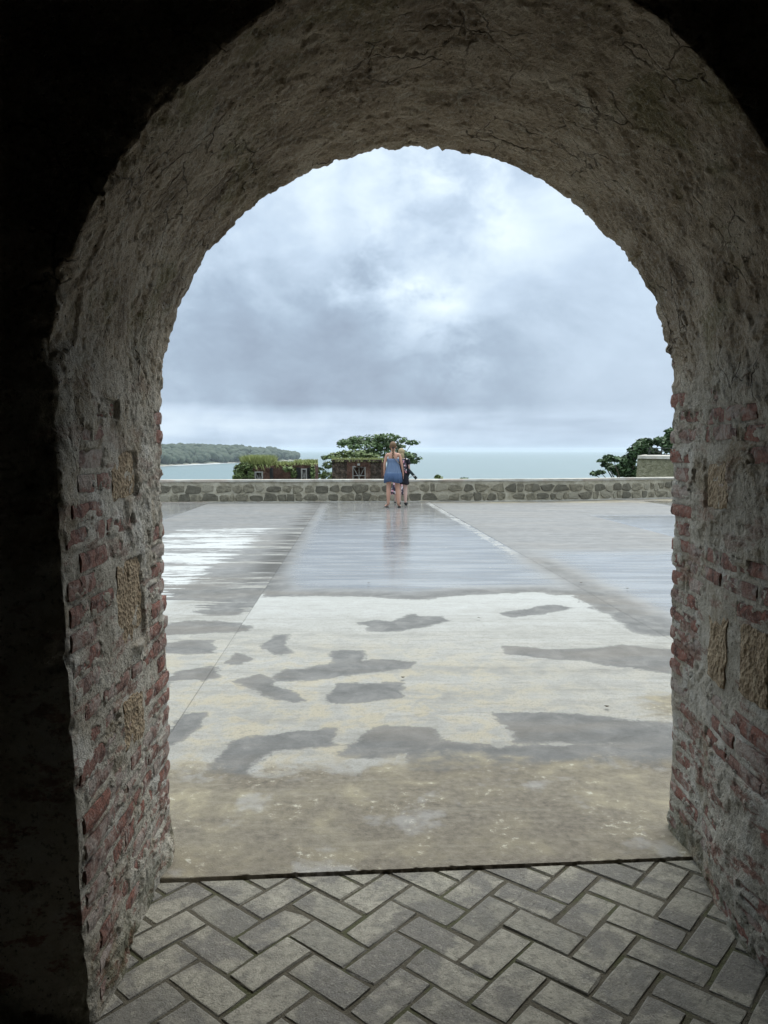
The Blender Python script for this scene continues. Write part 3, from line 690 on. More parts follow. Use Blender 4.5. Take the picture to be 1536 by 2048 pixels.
def rubble(parent, p0, dirv, nn, length, rows, hs, wmin, wmax, m, rr=.9, name='stone', start=0.0, lift=.035):
    """stones set in courses along a straight face starting at p0 (world minus parent origin)"""
    for (z0, z1) in rows:
        x = start - random.uniform(0, .2)
        while x < length:
            wd_ = random.uniform(wmin, wmax) * (1 if random.random() < .8 else .55); hh = z1 - z0
            if random.random() < rr:
                cz = (z0 + z1) / 2 + random.gauss(0, .015); n = 12; a_ = (wd_ - .02) / 2; b_ = (hh - .016) / 2 * random.uniform(.75, 1.08)
                V = []; ex = random.uniform(.3, .75); shx, shz = random.gauss(0, .18), random.gauss(0, .10)
                jit = [random.uniform(.84, 1.08) for _ in range(n)]; dep = random.uniform(.5, 1.2) * lift
                for ring_, (sc, dz_) in enumerate([(1.0, -.04), (1.0, dep * .35), (.86, dep)]):
                    for q_ in range(n):
                        t = 2 * math.pi * (q_ + .5) / n; cx_ = math.copysign(abs(math.cos(t)) ** ex, math.cos(t)); sz = math.copysign(abs(math.sin(t)) ** ex, math.sin(t))
                        V.append((a_ * cx_ * jit[q_] * sc * (1 + shx * sz), -dz_ - (random.gauss(0, .004) if ring_ else 0), b_ * sz * jit[q_] * sc * (1 + shz * 2 * cx_)))
                V.append((random.gauss(0, .02), -dep * 1.15, 0))
                Fc = [(k * n + i, k * n + (i + 1) % n, (k + 1) * n + (i + 1) % n, (k + 1) * n + i) for k in range(2) for i in range(n)]
                Fc += [(2 * n + i, 2 * n + (i + 1) % n, 3 * n) for i in range(n)]
                c_ = Vector((p0[0], p0[1])) + Vector(dirv) * (x + wd_ / 2)
                obj(name, mesh_np(name, np.array(V), Fc), m, parent, (c_.x, c_.y, cz), (0, random.gauss(0, .06), math.atan2(dirv[1], dirv[0])))
            x += wd_
for a_, b_, s0, s1 in ((0, 1, 3.5, None), (1, 2, 0.05, 6.8)):
    A, B = Vector(PW[a_]), Vector(PW[b_]); d = (B - A).normalized(); L = (B - A).length
    rubble(par, A - Vector((ox, oy)), d, None, (s1 or L) - .1, [(.02, .27), (.27, .525)], None, .22, .50, M_RUB, .98, start=s0)

# ------------------------------------------------------------------ sea, shore land, headland
SEA = -25.0
def m_sea(g, tc):
    n = g.noise(g.mapping(tc, (.6, 1, 1)), .05, 6, .6); w1 = g.noise(g.mapping(tc, (.5, 1, 1)), .6, 5, .6)
    big = g.noise(g.mapping(tc, (.15, 1, 1)), .003, 5, .55)
    c = g.mix(n, (.095, .155, .158), (.14, .205, .205)); c = g.mix(g.step(big, .42, .6, 0, .5), c, (.14, .185, .20))
    return {'Base Color': c, 'Roughness': .32, 'Specular IOR Level': .45, 'Normal': g.bump(g.math('ADD', w1, g.math('MULTIPLY', n, 2)), 1.0, .6)}
sea = MB().add([(-40000, 60, SEA), (40000, 60, SEA), (40000, 45000, SEA), (-40000, 45000, SEA)], [(0, 1, 2, 3)]).build('sea', material('sea_water', m_sea)); tag(sea, kind='structure')
def m_soil(g, tc):
    n = g.noise(tc, .8, 6, .6); return {'Base Color': g.mix(n, (.05, .06, .025), (.09, .11, .04)), 'Roughness': .95, 'Normal': g.bump(g.noise(tc, 6, 5), .1)}
xs = np.linspace(-160, 160, 90); ysn = np.concatenate([np.linspace(-30, 22.9, 8), np.linspace(24, 230, 60)])
gx, gy = np.meshgrid(xs, ysn, indexing='ij')
gz = np.interp(gy, [-30, 22.9, 26, 60, 100, 160, 230], [-.7, -.7, -2.0, -3.2, -7, -18, -30]) + 1.0 * (fbm(np.stack([gx.ravel(), gy.ravel(), gx.ravel() * 0], 1), .08, 3, 60).reshape(gx.shape) - .5) * (gy > 25)
land = obj('ground', mesh_np('ground', np.stack([gx, gy, gz], -1).reshape(-1, 3), gridfaces(*gx.shape)[:, ::-1], True), material('grassy_soil', m_soil)); tag(land, kind='structure')

def leafmat(name, dark, light, rough=.6):
    def fn(g, tc):
        r = g.new('ShaderNodeNewGeometry').outputs['Random Per Island']; n = g.noise(tc, .9, 3)
        c = g.mix(g.math('ADD', g.math('MULTIPLY', r, .6), g.math('MULTIPLY', n, .4)), dark, light)
        return {'Base Color': c, 'Roughness': rough, 'Specular IOR Level': .35, 'Transmission Weight': 0.0}
    return material(name, fn)
M_FOR = leafmat('forest_canopy', (.030, .045, .030), (.075, .095, .062), .9)
# headland: a hill profile traced on to its own distance, crowns of trees all over it
hp = [(-4200, 1500, 42), (-300, 900, 0)]
def hill_h(x, y):                  # height of the hill above the sea; coast runs from (-420,1250) out to (-200,2150)
    tt = np.clip((y - 1180) / (2150 - 1180), -.6, 1.15)
    coast = -350 + 140 * tt - 20 * np.sin(tt * 7)
    d = coast - x
    prof = np.interp(d, [-30, 0, 12, 60, 160, 400], [-6, 0, 3, 14, 22, 26])
    end = 1 - sst(y, 2120, 2230)
    return prof * np.where(d > 0, end, 1) - 6 * (1 - end)
gx, gy = np.meshgrid(np.linspace(-1800, -120, 110), np.linspace(900, 2350, 120), indexing='ij')
gz = SEA - .8 + hill_h(gx, gy)
def m_hill(g, tc):
    s = g.new('ShaderNodeSeparateXYZ'); g.put(s.inputs[0], tc)
    return {'Base Color': g.mix(g.step(s.outputs[2], SEA + 1.2, SEA + 3.5), (.30, .28, .23), (.05, .07, .035)), 'Roughness': .95}
hd = obj('headland', mesh_np('headland', np.stack([gx, gy, gz], -1).reshape(-1, 3), gridfaces(*gx.shape)[:, ::-1], True), material('headland_soil', m_hill)); tag(hd, kind='structure')
def ico(sub=1):
    import bmesh
    bm = bmesh.new(); bmesh.ops.create_icosphere(bm, subdivisions=sub, radius=1); V = np.array([v.co[:] for v in bm.verts]); Fc = np.array([[v.index for v in f.verts] for f in bm.faces]); bm.free(); return V, Fc
IV, IF = ico(3)
VV, FF = [], []; off = 0; cnt = 0
rr_ = np.random.default_rng(3)
while cnt < 1150:
    x = rr_.uniform(-1500, -190); y = rr_.uniform(1000, 2230); h_ = float(hill_h(np.array(x), np.array(y)))
    if h_ < 2.5: continue
    if rr_.random() > math.exp(-max(0, (-350 + 140 * (y - 1180) / 970) - x) / 160) + .12: continue
    if x / y < -.33: continue
    r0 = rr_.uniform(5, 10) * (1.25 if rr_.random() < .1 else 1); zc = SEA + h_ + r0 * .6 + rr_.uniform(0, 5)
    P_ = IV * (1 + .55 * (fbm(IV + rr_.uniform(0, 99), 2.1, 3, int(cnt)) - .5))[:, None] * [r0, r0, r0 * .85] + [x, y, zc]
    VV.append(P_); FF.append(IF + off); off += len(IV); cnt += 1
fo = obj('forest', mesh_np('forest', np.concatenate(VV), np.concatenate(FF), False), M_FOR)
tag(fo, 'hazy wooded hill forest above the far left shore', 'forest', kind='stuff')
hz = MB().box(-9000, 9000, -40, 14000, -28, 34).build('haze', None); tag(hz, kind='stuff')
hm = bpy.data.materials.new('pale_haze'); hm.use_nodes = True; hg = NT(hm.node_tree); hg.n.remove(hg.n['Principled BSDF'])
pv = hg.new('ShaderNodeVolumePrincipled'); pv.inputs['Color'].default_value = (.80, .88, .97, 1); pv.inputs['Density'].default_value = .00008; pv.inputs['Anisotropy'].default_value = .2
hg.l.new(pv.outputs[0], hg.n['Material Output'].inputs['Volume']); hz.data.materials.append(hm)
# surf along the shore
M_FOAM = simple('surf_foam', (.50, .53, .54), .6, .1, .1)
surf = MB()
for (u0, v0, u1, v1, th_) in [(300, 933, 440, 927, 2.4), (440, 927, 470, 926, 1.0), (542, 922, 580, 919.5, 2.5), (580, 919.5, 640, 918, .8)]:
    n_ = 10; V = []
    for i in range(n_ + 1):
        u = u0 + (u1 - u0) * i / n_; v = v0 + (v1 - v0) * i / n_; q_ = th_ * (.5 + random.random() * .7) / 2
        a_, b_ = ground(u, v - q_, SEA + .6), ground(u, v + q_, SEA + .6); V += [(*a_, SEA + .6), (*b_, SEA + .6)]
    surf.add(V, [(2 * i, 2 * i + 1, 2 * i + 3, 2 * i + 2) for i in range(n_)])
sf = surf.build('surf', M_FOAM); tag(sf, 'thin white line of surf along the wooded shore', 'surf', kind='stuff')

# ------------------------------------------------------------------ vegetation
def leaves(name, clumps, n, size, m, parent, flat=.5, seed=0, droop=0.0, origin=(0, 0, 0), elong=1.6, keep_=.49):
    """clumps: (x, y, z, rx, ry, rz, weight) in world coordinates"""
    r = np.random.default_rng(seed); wts = np.array([c[6] if len(c) > 6 else c[3] * c[5] for c in clumps], float); wts /= wts.sum()
    idx = r.choice(len(clumps), n, p=wts); C = np.array([c[:6] for c in clumps])[idx]
    d = r.normal(size=(n, 3)); d /= np.linalg.norm(d, axis=1, keepdims=True); rad = r.uniform(.35, 1, n) ** .6
    ctr = C[:, :3] + d * rad[:, None] * C[:, 3:6]
    keep = fbm(ctr, 1.6 / max(.3, np.mean(C[:, 3])) * 2, 2, seed) > keep_; ctr = ctr[keep]; n = len(ctr); d = d[keep]
    nrm = d * [1, 1, 1] * .6 + r.normal(size=(n, 3)) * .6 + [0, 0, 1 - flat + .4]; nrm /= np.linalg.norm(nrm, axis=1, keepdims=True)
    t1 = np.cross(nrm, r.normal(size=(n, 3))); t1 /= np.linalg.norm(t1, axis=1, keepdims=True); t2 = np.cross(nrm, t1)
    s = size * r.uniform(.6, 1.3, n)[:, None]
    A = ctr - t1 * s * elong / 2; B = ctr + t2 * s / 2 - t1 * s * .1; Cc = ctr + t1 * s * elong / 2 + nrm * 0 - [0, 0, droop * size]; Dd = ctr - t2 * s / 2 - t1 * s * .1
    V = np.stack([A, B, Cc, Dd], 1).reshape(-1, 3) - np.array(origin); Fq = np.arange(4 * n).reshape(n, 4)
    return obj(name, mesh_np(name, V, Fq), m, parent)
M_LF1 = leafmat('umbrella_tree_leaf', (.045, .085, .03), (.15, .23, .085))
M_LF2 = leafmat('dark_leaf', (.03, .062, .026), (.095, .16, .06))
M_LF3 = leafmat('pale_shrub_leaf', (.07, .11, .035), (.20, .25, .09))
M_GRS = leafmat('grass_blade', (.17, .20, .06), (.42, .45, .19))
M_BARK = simple('grey_bark', (.16, .13, .10), .9, .3, 8, bump=.02)
def tree(name, base, clumps, n, size, m, label, cat='tree', trunk_r=.18, seed=0, **kw):
    t_ = empty(name, base, label=label, cat=cat); b = Vector(base)
    tr = MB(); cx_ = sum(c[0] for c in clumps) / len(clumps); cy_ = sum(c[1] for c in clumps) / len(clumps); zt = min(c[2] for c in clumps)
    fork = Vector((b.x + (cx_ - b.x) * .5, b.y + (cy_ - b.y) * .5, b.z + (zt - b.z) * .62))
    tr.tube([(0, 0, 0), tuple((fork - b) * .5 + Vector((.06, 0, 0))), tuple(fork - b)], [trunk_r, trunk_r * .8, trunk_r * .65], 8)
    tr.build('trunk', M_BARK, t_, True)
    for c in clumps:
        e = Vector(c[:3]) - b; f_ = fork - b; mid_ = f_ * .5 + e * .5 + Vector((0, 0, -.12 * (e - f_).length))
        MB().tube([tuple(f_), tuple(mid_), tuple(e)], [trunk_r * .42, trunk_r * .25, trunk_r * .08], 6).build('limb', M_BARK, t_, True)
    leaves('crown', clumps, n, size, m, t_, seed=seed, origin=base, **kw)
    return t_
def cl_px(lst, y, dy=.9):
    out = []
    for (u, v, ru, rv) in lst:
        p = at(u, v, y); k = y / F; out.append((p[0], y + random.uniform(-dy, dy), p[2], ru * k, max(ru, 12) * k * .9, rv * k))
    return out
DU = 58
umb = cl_px([(690, 886, 18, 8), (715, 880, 22, 9), (745, 877, 24, 9), (775, 875, 26, 8), (800, 880, 18, 7), (825, 885, 17, 5), (700, 893, 26, 6), (740, 892, 30, 10), (770, 890, 26, 12),
             (790, 893, 24, 6), (815, 910, 20, 7), (832, 917, 14, 5), (795, 905, 18, 8), (760, 905, 30, 8), (826, 923, 12, 4), (735, 907, 30, 8)], DU)
tree('umbrella_tree', (-.8, DU, -3.2), umb, 17000, .115, M_LF1, 'wide flat-topped dark green tree rising behind the middle ruin and the woman', seed=4, keep_=.50)
shr = cl_px([(648, 915, 8, 5), (668, 912, 16, 6), (690, 908, 20, 8), (715, 908, 22, 9), (655, 930, 14, 7), (640, 945, 14, 12), (655, 955, 16, 12), (740, 912, 20, 7)], 52)
tree('shrub', (-3.8, 52, -3.2), shr, 4200, .14, M_LF3, 'light green leafy shrub between the two ruined brick blocks', 'shrub', .08, 9)
rt = cl_px([(1215, 918, 16, 4), (1222, 935, 15, 5), (1205, 945, 10, 3), (1240, 940, 18, 12), (1252, 922, 16, 12), (1262, 905, 16, 12), (1285, 895, 18, 12), (1300, 885, 18, 9), (1318, 882, 16, 8),
            (1335, 890, 22, 16), (1350, 872, 20, 14), (1265, 945, 20, 14), (1300, 905, 26, 12), (1380, 880, 30, 20), (1420, 890, 30, 24), (1202, 922, 10, 3), (1212, 930, 12, 4), (1230, 915, 12, 4), (1195, 948, 8, 3), (1345, 862, 14, 5), (1275, 892, 12, 5)], 44, 1.2)
tree('broadleaf_tree', (14.0, 45, -3.0), rt, 15000, .17, M_LF2, 'dark green tree behind the stone bastion at the right', seed=12, keep_=.40)
for (u, v, ru, rv, lab, s_) in [(876, 955, 10, 6, 'small light green sapling tip peeping over the parapet right of the people', 21), (929, 958, 8, 3, 'tiny dark green plant tip above the parapet, far right of the people', 22)]:
    cc = cl_px([(u - ru * .4, v, ru * .5, rv * .6), (u + ru * .4, v + 1, ru * .5, rv * .6), (u, v - rv * .4, ru * .5, rv * .5)], 25, .1)
    p = at(u, v, 25); tree('sapling', (p[0], 25, -1.4), cc, 240, .075, M_LF3 if s_ == 21 else M_LF2, lab, 'plant', .02, s_)

# ------------------------------------------------------------------ ruins beyond the parapet
def m_ruin(g, tc):
    n = g.noise(tc, 3.0, 7, .68, .4); n2 = g.noise(tc, 8, 5, .65)
    c = g.ramp(n, [(.3, (.035, .022, .018)), (.48, (.11, .055, .042)), (.62, (.17, .095, .075)), (.75, (.26, .22, .19))])
    c = g.mix(g.step(n2, .55, .68, 0, .5), c, (.05, .06, .03))
    return {'Base Color': c, 'Roughness': .95, 'Normal': g.bump(g.noise(tc, 9, 6, .7), .08)}
def m_rubw(g, tc):
    v = g.voro(tc, 4.2); n = g.noise(tc, 6, 6, .7)
    c = g.ramp(n, [(.3, (.05, .035, .028)), (.55, (.14, .10, .08)), (.75, (.26, .22, .17))]); c = g.mix(g.step(v, .35, .55, 0, .6), c, (.03, .025, .02))
    return {'Base Color': c, 'Roughness': .95, 'Normal': g.bump(g.math('SUBTRACT', n, v), .12)}
M_RUI, M_RBW = material('weathered_red_brickwork', m_ruin), material('dark_rubble_wall', m_rubw)
M_FRM = simple('grey_window_frame', (.36, .34, .33), .8, .2, 5); M_BLK = simple('dark_interior', (.02, .02, .02), .9)
DR = 45.0; kx = DR / F
def XU(u): return at(u, 940, DR)[0]
def ZV(v, y=DR): return at(768, v, y)[2]
def wall_px(mb, u0, u1, vt, y0=0.0, y1=2.6, zb=-3.0, hole=None, lumps=.06):
    """a block between two u's with a ragged top; hole=(u0,u1,vtop)"""
    xa, xb, zt = XU(u0), XU(u1), ZV(vt)
    def seg(x0, x1, z0, z1, ragged=True):
        n = max(1, int((x1 - x0) / .18))
        for i in range(n):
            a, b = x0 + (x1 - x0) * i / n, x0 + (x1 - x0) * (i + 1) / n
            mb.box(a, b, y0 + random.uniform(0, .035), y1, z0, z1 + (random.uniform(-lumps, lumps * .3) if ragged else 0))
    if hole:
        ha, hb, hz = XU(hole[0]), XU(hole[1]), ZV(hole[2])
        seg(xa, ha, zb, zt); seg(hb, xb, zb, zt); seg(ha, hb, hz, zt); mb.box(ha - .02, hb + .02, y0 + .55, y1 - .1, zb, hz + .02)
    else: seg(xa, xb, zb, zt)
def win(parent, u0, u1, vt, org):
    xa, xb, zt = XU(u0) - org[0], XU(u1) - org[0], ZV(vt); t_ = .075; zb = -.9
    w_ = MB().box(xa, xa + t_, -.03, .12, zb, zt).box(xb - t_, xb, -.03, .12, zb, zt).box(xa + t_, xb - t_, -.028, .12, zt - t_, zt).box(xa + t_, xb - t_, -.028, .12, zb, zb + t_)
    f_ = w_.build('window', M_FRM, parent)
    g_ = MB(); a, b = xa + t_, xb - t_; h_ = zt - t_
    for p, q_ in (((a, .06, h_), (b, .06, zb + .1)), ((b, .09, h_), (a, .09, zb + .1)), (((a + b) / 2, .12, h_), ((a + b) / 2, .12, zb)), ((a, .03, (h_ + zb) / 2 + .2), (b, .03, (h_ + zb) / 2 + .2))):
        g_.tube([p, q_], .02, 6)
    g_.build('bar', M_FRM, f_)
def tufts(name, parent, xr, yr, z, n, L, m, seed, org, hang=0.0):
    r = np.random.default_rng(seed); x = r.uniform(*xr, n); y = r.uniform(*yr, n); l = L * r.uniform(.4, 1.2, n); a = r.uniform(0, 6.28, n); ln = r.normal(0, .35, (n, 2))
    b = np.stack([x, y, np.full(n, z) - .05], 1); w_ = np.stack([np.cos(a), np.sin(a), 0 * a], 1) * .03
    up = np.where(r.random(n) < hang, -.8, 1.0)
    tip = b + np.stack([ln[:, 0] * l, ln[:, 1] * l - (up < 0) * .12, l * up], 1)
    V = np.stack([b - w_, b + w_, tip], 1).reshape(-1, 3) - np.array(org)
    o = obj(name, mesh_np(name, V, np.arange(3 * n).reshape(n, 3)), m, parent); o['kind'] = 'stuff'; return o
# left ruin: two window piers with a lower wall between, grass on top, creeper on the left
org = (XU(548), DR, 0)
ru1 = empty('ruined_building', org, label='left overgrown ruined brick block with two framed windows and long grass on top', cat='ruin')
def ruin_part(name, m, parent, org, *a, **k):
    mb = MB(); wall_px(mb, *a, **k); mb.v = [(x - org[0], y, z) for x, y, z in mb.v]; return mb.build(name, m, parent)
ruin_part('pier', M_RUI, ru1, org, 500, 545, 931, hole=(509, 526, 943))
ruin_part('wall', M_RUI, ru1, org, 545, 592, 929, y0=.5)
ruin_part('pier', M_RUI, ru1, org, 590, 629, 925, hole=(602, 614, 937))
ruin_part('pilaster', M_BLK, ru1, org, 540, 546, 934, y0=-.1, y1=.02); ruin_part('pilaster', M_BLK, ru1, org, 593, 601, 934, y0=-.1, y1=.02); ruin_part('pilaster', M_BLK, ru1, org, 615, 622, 934, y0=-.1, y1=.02)
win(ru1, 509, 526, 943, org); win(ru1, 602, 614, 937, org)
tufts('grass', ru1, (XU(483), XU(541)), (DR - .1, DR + 2.4), ZV(926.5), 4200, .50, M_GRS, 3, org, .15)
tufts('grass', ru1, (XU(545), XU(590)), (DR + .4, DR + 2.4), ZV(929), 900, .25, M_GRS, 5, org, .3)
tufts('grass', ru1, (XU(588), XU(630)), (DR - .1, DR + 2.4), ZV(924.5), 1600, .22, M_GRS, 6, org, .35)
cr = cl_px([(478, 940, 13, 12), (492, 932, 16, 9), (480, 955, 16, 10), (500, 950, 8, 14), (575, 938, 12, 6), (588, 946, 7, 12), (626, 945, 5, 16)], DR - .1, .2)
cr = [(c[0], c[1], c[2], c[3], min(c[4], .45), c[5]) for c in cr]
leaves('creeper', cr, 5200, .10, M_LF3, ru1, seed=31, origin=org)
ms = MB(); ms.box(XU(470) - org[0], XU(500) - org[0], .4, 2.5, -3, ZV(931)); ms.build('wall', M_RBW, ru1)
# middle ruin, partly behind the woman
org = (XU(716), DR, 0)
ru2 = empty('ruined_building', org, label='middle ruined block of dark rubble with one barred window, left of the woman', cat='ruin')
ruin_part('rubble_wall', M_RBW, ru2, org, 664, 694, 921); ruin_part('brick_panel', M_RUI, ru2, org, 694, 741, 920, y0=-.06, hole=(705, 731, 934))
ruin_part('rubble_wall', M_RBW, ru2, org, 741, 764, 922); ruin_part('pilaster', M_RUI, ru2, org, 762, 772, 922, y0=-.08)
win(ru2, 704, 732, 932, org)
MB().box(XU(662) - org[0], XU(774) - org[0], -.12, 2.7, ZV(921) - .05, ZV(921) + .05).build('roof_slab', M_RBW, ru2)
tufts('grass', ru2, (XU(663), XU(773)), (DR - .14, DR + 2.6), ZV(920) + .03, 2600, .15, M_GRS, 8, org, .4)
MB().box(XU(715) - org[0], XU(720) - org[0], -.16, 0, ZV(931), ZV(927)).build('lamp_bracket', M_FRM, ru2)

# stone bastion at the right with railing on top
DB = 31.0
bx = [at(1272, 930, DB)[0], at(1400, 930, DB)[0] + 3]; zt = at(768, 911, DB)[2]
bas = empty('bastion', (bx[0], DB, 0), label='battered pale stone bastion corner with a dark railing behind, at the right end', cat='bastion')
def m_bas(g, tc):
    n = g.noise(g.mapping(tc, (1, 1, .6)), 3, 7, .7, .3); c = g.ramp(n, [(.3, (.12, .115, .07)), (.5, (.26, .245, .165)), (.7, (.42, .40, .31))])
    return {'Base Color': c, 'Roughness': .93, 'Normal': g.bump(g.noise(tc, 14, 6, .7), .05)}
M_BAS = material('lichened_stone', m_bas)
L = bx[1] - bx[0]
MB().add([(-.30, -.45, -3), (L, -1.3, -3), (L, 6, -3), (2.3, 6, -3), (.06, 0, zt - .12), (L, -.8, zt - .22), (L, 6, zt - .12), (2.4, 6, zt - .12)],
         [(0, 3, 2, 1), (4, 5, 6, 7), (0, 1, 5, 4), (1, 2, 6, 5), (2, 3, 7, 6), (3, 0, 4, 7)]).build('wall', M_BAS, bas)
MB().add([(.03, -.06, zt - .12), (L, -.88, zt - .22), (L, 6, zt - .12), (2.35, 6, zt - .12), (.05, -.03, zt), (L, -.83, zt - .1), (L, 6, zt), (2.37, 6, zt)],
         [(0, 3, 2, 1), (4, 5, 6, 7), (0, 1, 5, 4), (1, 2, 6, 5), (2, 3, 7, 6), (3, 0, 4, 7)]).build('coping', M_COP, bas)
_r = math.atan2(-.8, L)
for row_ in range(4):
    x = random.uniform(0, .2)
    while x < 2.6:
        w_ = random.uniform(.22, .42); z_ = zt - .24 - .21 * row_; k_ = x / L
        me = brick_mesh(w_, .18, .08, 700 + row_ * 20 + int(x * 10), 6, 4, .012); me.materials.append(M_BAS)
        yo = -.45 * (zt - z_) / (zt + 3) - k_ * .8
        obj('stone', me, None, bas, (x + w_ / 2 + .02, yo - .012, z_), (0, 0, -math.pi / 2 + _r)); x += w_ + .03
M_RAIL = simple('dark_railing', (.03, .035, .03), .6, .1)
rl = empty('railing', (at(1298, 912, 34)[0], 34, zt - .1), label='dark post and rail fence on top of the stone bastion', cat='railing')
for i in range(6): MB().tube([(i * .55, 0, -.3), (i * .55, 0, .42)], .03, 6).build('post', M_RAIL, rl)
for z_ in (.12, .26, .39): MB().tube([(-.1, 0, z_), (2.9, 0, z_)], .018, 6).build('rail', M_RAIL, rl)

# ------------------------------------------------------------------ people
M_SKIN = simple('tanned_skin', (.52, .29, .21), .55, .08, 8); M_SKIN2 = simple('pale_skin', (.62, .42, .36), .55, .08, 8)
M_HAIR = simple('light_brown_hair', (.16, .095, .05), .6, .4, 30); M_BLOND = simple('blond_hair', (.36, .28, .16), .6, .3, 30)
M_TIE = simple('dark_elastic', (.02, .015, .02), .7)
def m_denim(g, tc):
    s = g.new('ShaderNodeSeparateXYZ'); g.put(s.inputs[0], tc); n = g.noise(g.mapping(tc, (14, 14, 2)), 1.5, 4)
    c = g.mix(n, (.085, .13, .22), (.17, .23, .345)); c = g.mix(g.step(s.outputs[2], .86, .90, .6, 0), c, (.035, .075, .17))
    return {'Base Color': c, 'Roughness': .85}
M_DEN = material('blue_dress_cloth', m_denim); M_BLKC = simple('black_cloth', (.012, .012, .018), .85, .2)
def m_flow(g, tc):
    v = g.voro(tc, 14); n = g.noise(tc, 11, 3); c = g.mix(g.step(v, .28, .34), (.80, .74, .76), (.05, .04, .06)); c = g.mix(g.step(n, .55, .6), c, (.75, .38, .45))
    return {'Base Color': c, 'Roughness': .85}
M_FLW = material('floral_cloth', m_flow); M_STR = simple('tan_strap', (.50, .36, .24), .6); M_SHOE = simple('black_rubber', (.015, .015, .015), .6)

def person_body(root, hgt, mskin, arms, legs, wide=1.0, head_turn=(0, 0)):
    """one skinned surface; arms / legs are lists of joint positions in units of a 1.68 m figure, facing +Y"""
    k = hgt / 1.68
    P_, Rr_, Ed, roots = [], [], [], []
    def add(p, r, prev=None, root_=False):
        P_.append((p[0] * k, p[1] * k, p[2] * k)); Rr_.append((r[0] * k, r[1] * k) if isinstance(r, tuple) else (r * k, r * k)); i = len(P_) - 1
        if prev is not None: Ed.append((prev, i))
        if root_: roots.append(i)
        return i
    pel = add((0, 0, .90), (.135 * wide, .10), None, True)
    w1 = add((0, .0, 1.04), (.120 * wide, .088), pel); ch = add((0, 0, 1.22), (.140 * wide, .095), w1); up = add((0, 0, 1.345), (.125, .07), ch)
    nk = add((0, .01, 1.42), (.047, .047), up); h0 = add((head_turn[0] * .3, .02 + head_turn[1] * .3, 1.49), (.060, .066), nk)
    h1 = add((head_turn[0], .03 + head_turn[1], 1.575), (.075, .088), h0); add((head_turn[0], .03 + head_turn[1], 1.64), (.055, .066), h1)
    for A in arms:
        sh = add(A[0], (.048, .048), up); el = add(A[1], (.034, .034), sh); wr = add(A[2], (.023, .023), el); pm_ = add(A[3], (.036, .016), wr)
        dv = (Vector(A[3]) - Vector(A[2])).normalized(); sd_ = Vector((0, 1, 0)) if abs(dv.y) < .7 else Vector((1, 0, 0))
        for q_ in range(4):          # fingers, rooted inside the palm
            b_ = Vector(A[3]) + sd_ * (-.027 + .018 * q_); l_ = (.062, .072, .068, .052)[q_]
            i0 = add(b_, .009, None, True); i1 = add(b_ + dv * l_ * .55, .008, i0); add(b_ + dv * l_ + Vector((0, .008, 0)), .0065, i1)
        b_ = Vector(A[2]) * .4 + Vector(A[3]) * .6 + sd_ * .02; i0 = add(b_, .010, None, True); i1 = add(b_ + sd_ * .03 + dv * .02, .0095, i0); add(b_ + sd_ * .04 + dv * .05, .008, i1)
    for Lg in legs:
        hp_ = add(Lg[0], (.088 * wide, .088 * wide), pel); kn = add(Lg[1], (.058 * wide, .060), hp_); cf = add(Lg[2], (.060 * wide, .062), kn); an = add(Lg[3], (.033, .035), cf)
        ft = add(Lg[4], (.036, .026), an); add(Lg[5], (.034, .016), ft)
    me = bpy.data.meshes.new('body'); me.from_pydata(P_, Ed, []); me.update(); me.materials.append(mskin)
    o = bpy.data.objects.new('body', me); COL.objects.link(o); o.parent = root
    sk = o.modifiers.new('skin', 'SKIN'); sk.use_smooth_shade = True
    if not me.skin_vertices: me.attributes  # layer is created with the modifier
    for i, sv2 in enumerate(me.skin_vertices[0].data): sv2.radius = Rr_[i]; sv2.use_root = i in roots
    ss = o.modifiers.new('smooth', 'SUBSURF'); ss.levels = ss.render_levels = 2
    hx, hy = head_turn; hc = Vector((hx, .03 + hy, 1.575)) * k
    for sx in (-1, 1):
        MB().blob((hc.x + sx * .078 * k, hc.y - .005, hc.z - .02 * k), (.012 * k, .02 * k, .032 * k), 8, 6).build('ear', mskin, root, True)
        MB().blob((hc.x + sx * .030 * k, hc.y + .083 * k, hc.z - .01 * k), (.013 * k, .008 * k, .009 * k), 8, 6).build('eye', M_TIE, root, True)
    MB().tube([(hc.x, hc.y + .080 * k, hc.z), (hc.x, hc.y + .105 * k, hc.z - .035 * k)], [.008 * k, .014 * k], 6).build('nose', mskin, root, True)
    MB().blob((hc.x, hc.y + .082 * k, hc.z - .06 * k), (.022 * k, .008 * k, .007 * k), 8, 6).build('mouth', simple('lips', (.40, .14, .12)), root, True)
    return k
def lathe_cloth(name, root, m, rings, n=48, folds=0, amp=0.0, k=1.0, phase=0.0):
    V = []; Fc = []
    for i, (z, rx, ry, cx_, cy_, fa) in enumerate(rings):
        for q_ in range(n):
            t = 2 * math.pi * q_ / n; f_ = 1 + fa * (amp * math.sin(folds * t + phase) + amp * .5 * math.sin(folds * 1.7 * t + 1.3))
            V.append(((cx_ + rx * math.cos(t) * f_) * k, (cy_ + ry * math.sin(t) * f_) * k, (z + fa * .012 * math.sin(3 * t + 1)) * k))
    for i in range(len(rings) - 1):
        for q_ in range(n): q2 = (q_ + 1) % n; Fc.append((i * n + q_, i * n + q2, (i + 1) * n + q2, (i + 1) * n + q_))
    o = obj(name, mesh_np(name, np.array(V), [f[::-1] for f in Fc], True), m, root)
    so_ = o.modifiers.new('thickness', 'SOLIDIFY'); so_.thickness = .004
    return o
